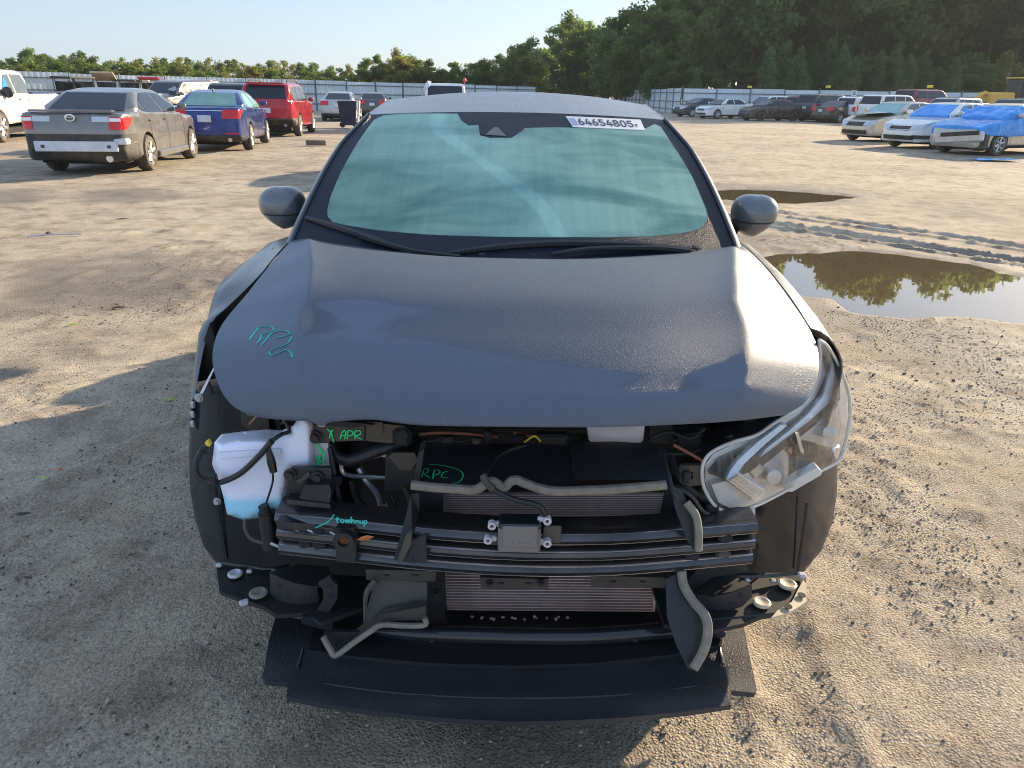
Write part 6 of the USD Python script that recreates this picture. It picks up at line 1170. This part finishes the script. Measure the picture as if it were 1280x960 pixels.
far_ = [('parked_sedan', 'sedan', 'dark sedan farthest left in the row along the right fence', 'paint_dark', 878, 63, (-.93, -.38), {}),
        ('parked_sedan', 'sedan', 'white sedan broadside in front of the right fence', 'paint_white', 908, 59, (-.90, -.44), {}),
        ('parked_suv', 'suv', 'white SUV half hidden behind the black burnt sedan', 'paint_white', 962, 62, (-.95, -.3), {}),
        ('burnt_sedan', 'sedan', 'black dull sedan beside the white sedan in the right fence row', 'paint_black', 966, 55, (-.94, -.34), dict(rim='steel_dark', lights=False)),
        ('parked_suv', 'suv', 'dark SUV with a large red tail light left of the grey SUV', 'paint_maroon', 1012, 60, (.80, .60), {}),
        ('parked_suv', 'bigsuv', 'big slate grey SUV seen from behind in the right fence row', 'paint_dark', 1036, 56.0, (.86, .52), {}),
        ('parked_sedan', 'sedan', 'black sedan showing one red tail light beside the big grey SUV', 'paint_black', 1056, 53.5, (.86, .52), {}),
        ('parked_suv', 'suv', 'white SUV with dark rear window in the right fence row', 'paint_white', 1081, 54, (.84, .54), {}),
        ('parked_suv', 'bigsuv', 'white long SUV with a red patch at its rear window', 'paint_white', 1118, 52, (.88, .48), {}),
        ('parked_van', 'bigsuv', 'maroon van whose roof stands above the cars by the right fence', 'paint_maroon', 1157, 56, (.9, .44), dict(z=.42)),
        ('parked_sedan', 'sedan', 'black sedan behind the silver sedan with the bent hood', 'paint_black', 1138, 44, (.85, .52), {}),
        ('parked_suv', 'suv', 'white roofed SUV behind the white sedan with the blue sheet', 'paint_silver', 1188, 45, (-.85, -.52), {}),
        ('parked_sedan', 'sedan', 'red sedan roof showing behind the white sedan, below the yellow loader', 'paint_red', 1222, 50, (.85, .52), {}),
        ('parked_suv', 'suv', 'dark SUV at the right edge behind the tarpaulin covered wreck', 'paint_dark', 1268, 43, (-.85, -.52), {})]
for nm, kd, lb, pt, px, dist, hd, kw in far_: vehicle(nm, kd, lb, 'van' if 'van' in nm else 'car', pt, np.array(spot(px, dist)), unit(hd), **kw)
# crushed minivan and golf carts behind the grey and blue sedans
def cart(px, dist, canopy, label, tilt=0.0, rz=0.3, top=1.95):
    rz = rz + 1.75
    x, y = spot(px, dist); o = thing('golf_cart', label, 'golf cart', (x, y, 0), rz)
    obj('chassis', [rbox((0, 0, .42), (2.2, 1.1, .22), .06), rbox((.95, 0, .65), (.35, 1.05, .45), .1)], 'machine_dark', o, smooth=40); obj('seat', rbox((-.15, 0, .72), (.5, 1.05, .14), .05), 'canopy_pale', o); obj('seat_back', rbox((-.45, 0, 1.0), (.12, 1.05, .45), .05), 'canopy_pale', o); obj('bag_rack', rbox((-.95, 0, .85), (.4, .95, .6), .05), 'machine_dark', o)
    for sx in (-.75, .75):
        for sy in (-.48, .48): obj('canopy_post', tube([(sx + .1, sy, .6), (sx, sy, top - .05)], .025, 6), 'machine_dark', o)
    obj('canopy', rbox((0, 0, top), (1.9, 1.2, .09), .03, rotm(tilt, [0, 1, 0])), canopy, o); obj('windscreen', rbox((.80, 0, 1.35), (.02, 1.0, .8), .005), 'side_glass', o)
    for sx in (-.8, .8):
        for sy in (-.5, .5): wheel_y(o, (sx, sy, .23), 1 if sy > 0 else -1, .23, .2, 'steel_dark', 'rubber', 4)
cart(81, 44, 'machine_dark', 'golf cart with a black canopy behind the white pickup bed'); cart(106, 44, 'canopy_tan', 'golf cart with a tan canopy right of the black canopied one'); cart(132, 45, 'canopy_tan', 'golf cart with a torn up tan canopy left of the middle carts', .22, .2, 2.05)
cart(160, 46, 'machine_dark', 'golf cart with a short dark canopy behind the grey sedan roof', 0, .1, 1.85); cart(188, 47, 'red_plastic', 'golf cart with a red canopy behind the grey sedan', 0.05, .2, 2.0); cart(260, 50, 'machine_dark', 'small dark golf cart right of the crushed minivan', 0, -.3, 1.75); cart(176, 52, 'canopy_pale', 'golf cart with a pale canopy behind the red canopied one', 0, .2, 1.9)
x, y = spot(222, 38)
o, s, G, G2 = vehicle('crushed_minivan', 'bigsuv', 'crushed grey minivan with broken dark windows behind the blue sedan', 'car', 'paint_grey', (x, y), unit((-.25, -.97)), pitch=2.0)
for k in range(6): r_k = np.random.default_rng(80 + k); c_ = np.array([r_k.uniform(-.3, 1.5), r_k.uniform(-.8, .8), r_k.uniform(1.05, 1.6)]); obj('torn_panel', trimesh.convex.convex_hull(c_ + r_k.normal(size=(7, 3)) * [.26, .2, .12]), ('trim_black', 'paint_silver', 'bumper_foam')[k % 3], o)
# ---- smaller things
x, y = at(436, 160, z=0)[:2]; o = thing('wheelie_bin', 'navy wheeled bin with a pale panel beside it, behind the red SUV', 'bin', (x, y, 0), .15)
bm_ = trimesh.convex.convex_hull([(sx * w, sy * d, z) for z, w, d in ((.12, .30, .28), (1.02, .37, .36)) for sx in (-1, 1) for sy in (-1, 1)]); obj('bin_body', bm_, 'bin_navy', o); obj('lid', rbox((0, 0, 1.06), (.80, .78, .07), .02), 'bin_navy', o); obj('lid_rim', rbox((.02, -.36, 1.07), (.70, .06, .03), .01), 'paint_blue', o); obj('pale_panel', rbox((.46, .0, .62), (.05, .55, .98), .02, rotm(.12, [0, 1, 0])), 'bin_pale', o)
for sx in (-.28, .28): wheel_y(o, (sx, .30, .12), 1, .12, .06, 'steel_dark', 'rubber', 3)
a, b = at(383, 179, z=.06), at(408, 179.5, z=.06); tag(obj('wooden_beam', rbox((a + b) / 2 + [0, 0, .02], (np.linalg.norm(b - a), .14, .14), .02, rotm(math.atan2(b[1] - a[1], b[0] - a[0]), [0, 0, 1])), 'wood_grey'), 'short weathered timber lying on the dirt behind the blue sedan', 'timber')
x, y = spot(1240, 62); o = thing('wheel_loader', 'yellow loader with a dark cab by the fence at the right edge', 'loader', (x, y, 0), 0.1)
obj('engine_hood', rbox((.2, 0, 1.75), (2.3, 1.5, 1.0), .15), 'machine_yellow', o); obj('frame', rbox((0, 0, 1.05), (4.4, 1.2, .6), .1), 'machine_yellow', o); obj('lift_arm', tube([(-2.6, -.5, .7), (-1.9, -.5, 1.7), (-1.2, -.5, 2.2), (-.6, -.5, 2.0)], .16, 8), 'machine_yellow', o); obj('bucket', rbox((-2.9, 0, .6), (.9, 2.4, .9), .2), 'rail_grey', o)
obj('cab', [rbox((2.2, 0, 2.3), (1.6, 1.5, 1.9), .08)], 'machine_dark', o); obj('cab_roof', rbox((2.2, 0, 3.32), (1.8, 1.7, .12), .04), 'machine_yellow', o); obj('cab_window', rbox((2.2, -.76, 2.5), (1.2, .02, 1.1), .01), 'side_glass', o)
for sx in (-1.5, 1.7):
    for sy in (-.9, .9): wheel_y(o, (sx, sy, .75), 1 if sy > 0 else -1, .75, .5, 'machine_yellow', 'rubber', 6)
# litter and marks on the dirt
def litter(name, label, cat, px, py, mesh, m_):
    g = at(px, py, z=.0); mesh.apply_translation([g[0], g[1], gh(g[0], g[1]) + .004]); tag(obj(name, mesh, m_, None, smooth=30), label, cat)
def leaf(l, w, rz): m = trimesh.Trimesh([(-l, 0, .004), (0, w, .012), (l, 0, .006), (0, -w, .012), (0, 0, .003)], [[0, 4, 1], [1, 4, 2], [2, 4, 3], [3, 4, 0]], process=False); m.apply_transform(rotm(rz, [0, 0, 1])); return m
litter('leaf', 'bright lime green scrap on the dirt left of the hood', 'leaf', 90, 408, leaf(.035, .02, .3), 'leaf_lime'); litter('leaf', 'small green leaf in the shadow beside the left fender', 'leaf', 214, 500, leaf(.02, .014, 1.0), 'leaf_lime'); litter('leaf', 'reddish leaf in the shadow left of the car', 'leaf', 76, 590, leaf(.013, .009, .3), 'leaf_orange'); litter('leaf', 'pale leaf in the shadow left of the car', 'leaf', 56, 606, leaf(.014, .009, 2.0), 'leaf_lime')
litter('twig', 'white thin stick lying on the dirt at the left', 'stick', 66, 296, tube([(-.22, -.08, .01), (0, .01, .02), (.25, .10, .015)], .008, 6), 'clip_white'); litter('debris', 'dark scrap of plastic beside the white stick on the left', 'debris', 62, 292, stone(3).apply_scale(.045), 'stone_dark')
litter('bark_chip', 'dark bark chip on the lit dirt above the shadow edge', 'bark chip', 148, 387, leaf(.07, .02, .2), 'bark'); litter('bark_chip', 'dark twig piece farther out on the lit dirt', 'bark chip', 152, 274, leaf(.10, .03, .3), 'bark'); litter('bark_chip', 'black bark chip in the shadow at the lower left', 'bark chip', 30, 640, stone(5).apply_scale([.035, .012, .012]), 'stone_dark'); litter('bark_chip', 'small black chip in the shadow below the left liner', 'bark chip', 163, 694, stone(6).apply_scale([.014, .010, .010]), 'stone_dark'); litter('bark_chip', 'black chip at the left edge above the gravel', 'bark chip', 38, 722, stone(7).apply_scale([.022, .010, .012]), 'stone_dark')
litter('stone', 'pale yellowish stone in the shadow left of the undertray', 'stone', 137, 881, stone(8).apply_scale(.012), 'stone_pale'); litter('stone', 'brown stone at the bottom left of the foreground', 'stone', 112, 935, stone(9).apply_scale(.018), 'stone_grey'); litter('stone', 'dark stone beside the large puddle', 'stone', 1048, 383, stone(10).apply_scale(.022), 'stone_dark'); litter('stone', 'black stone on the damp patch at the right', 'stone', 1249, 448, stone(11).apply_scale(.018), 'stone_dark')
# ------------------------------------------------------------------ the morning's thin haze
mat('haze_air', {'v': ('principled_volume', {'color': (0.84, 0.90, 0.96), 'density': 0.00027, 'anisotropy': 0.3})}, surface=None, volume='v.volume')
tag(obj('haze', box((0, 60, 24.0), (420, 420, 50.0)), 'haze_air', None, smooth=False), 'thin pale morning haze over the lot and the trees', 'haze', kind='stuff')
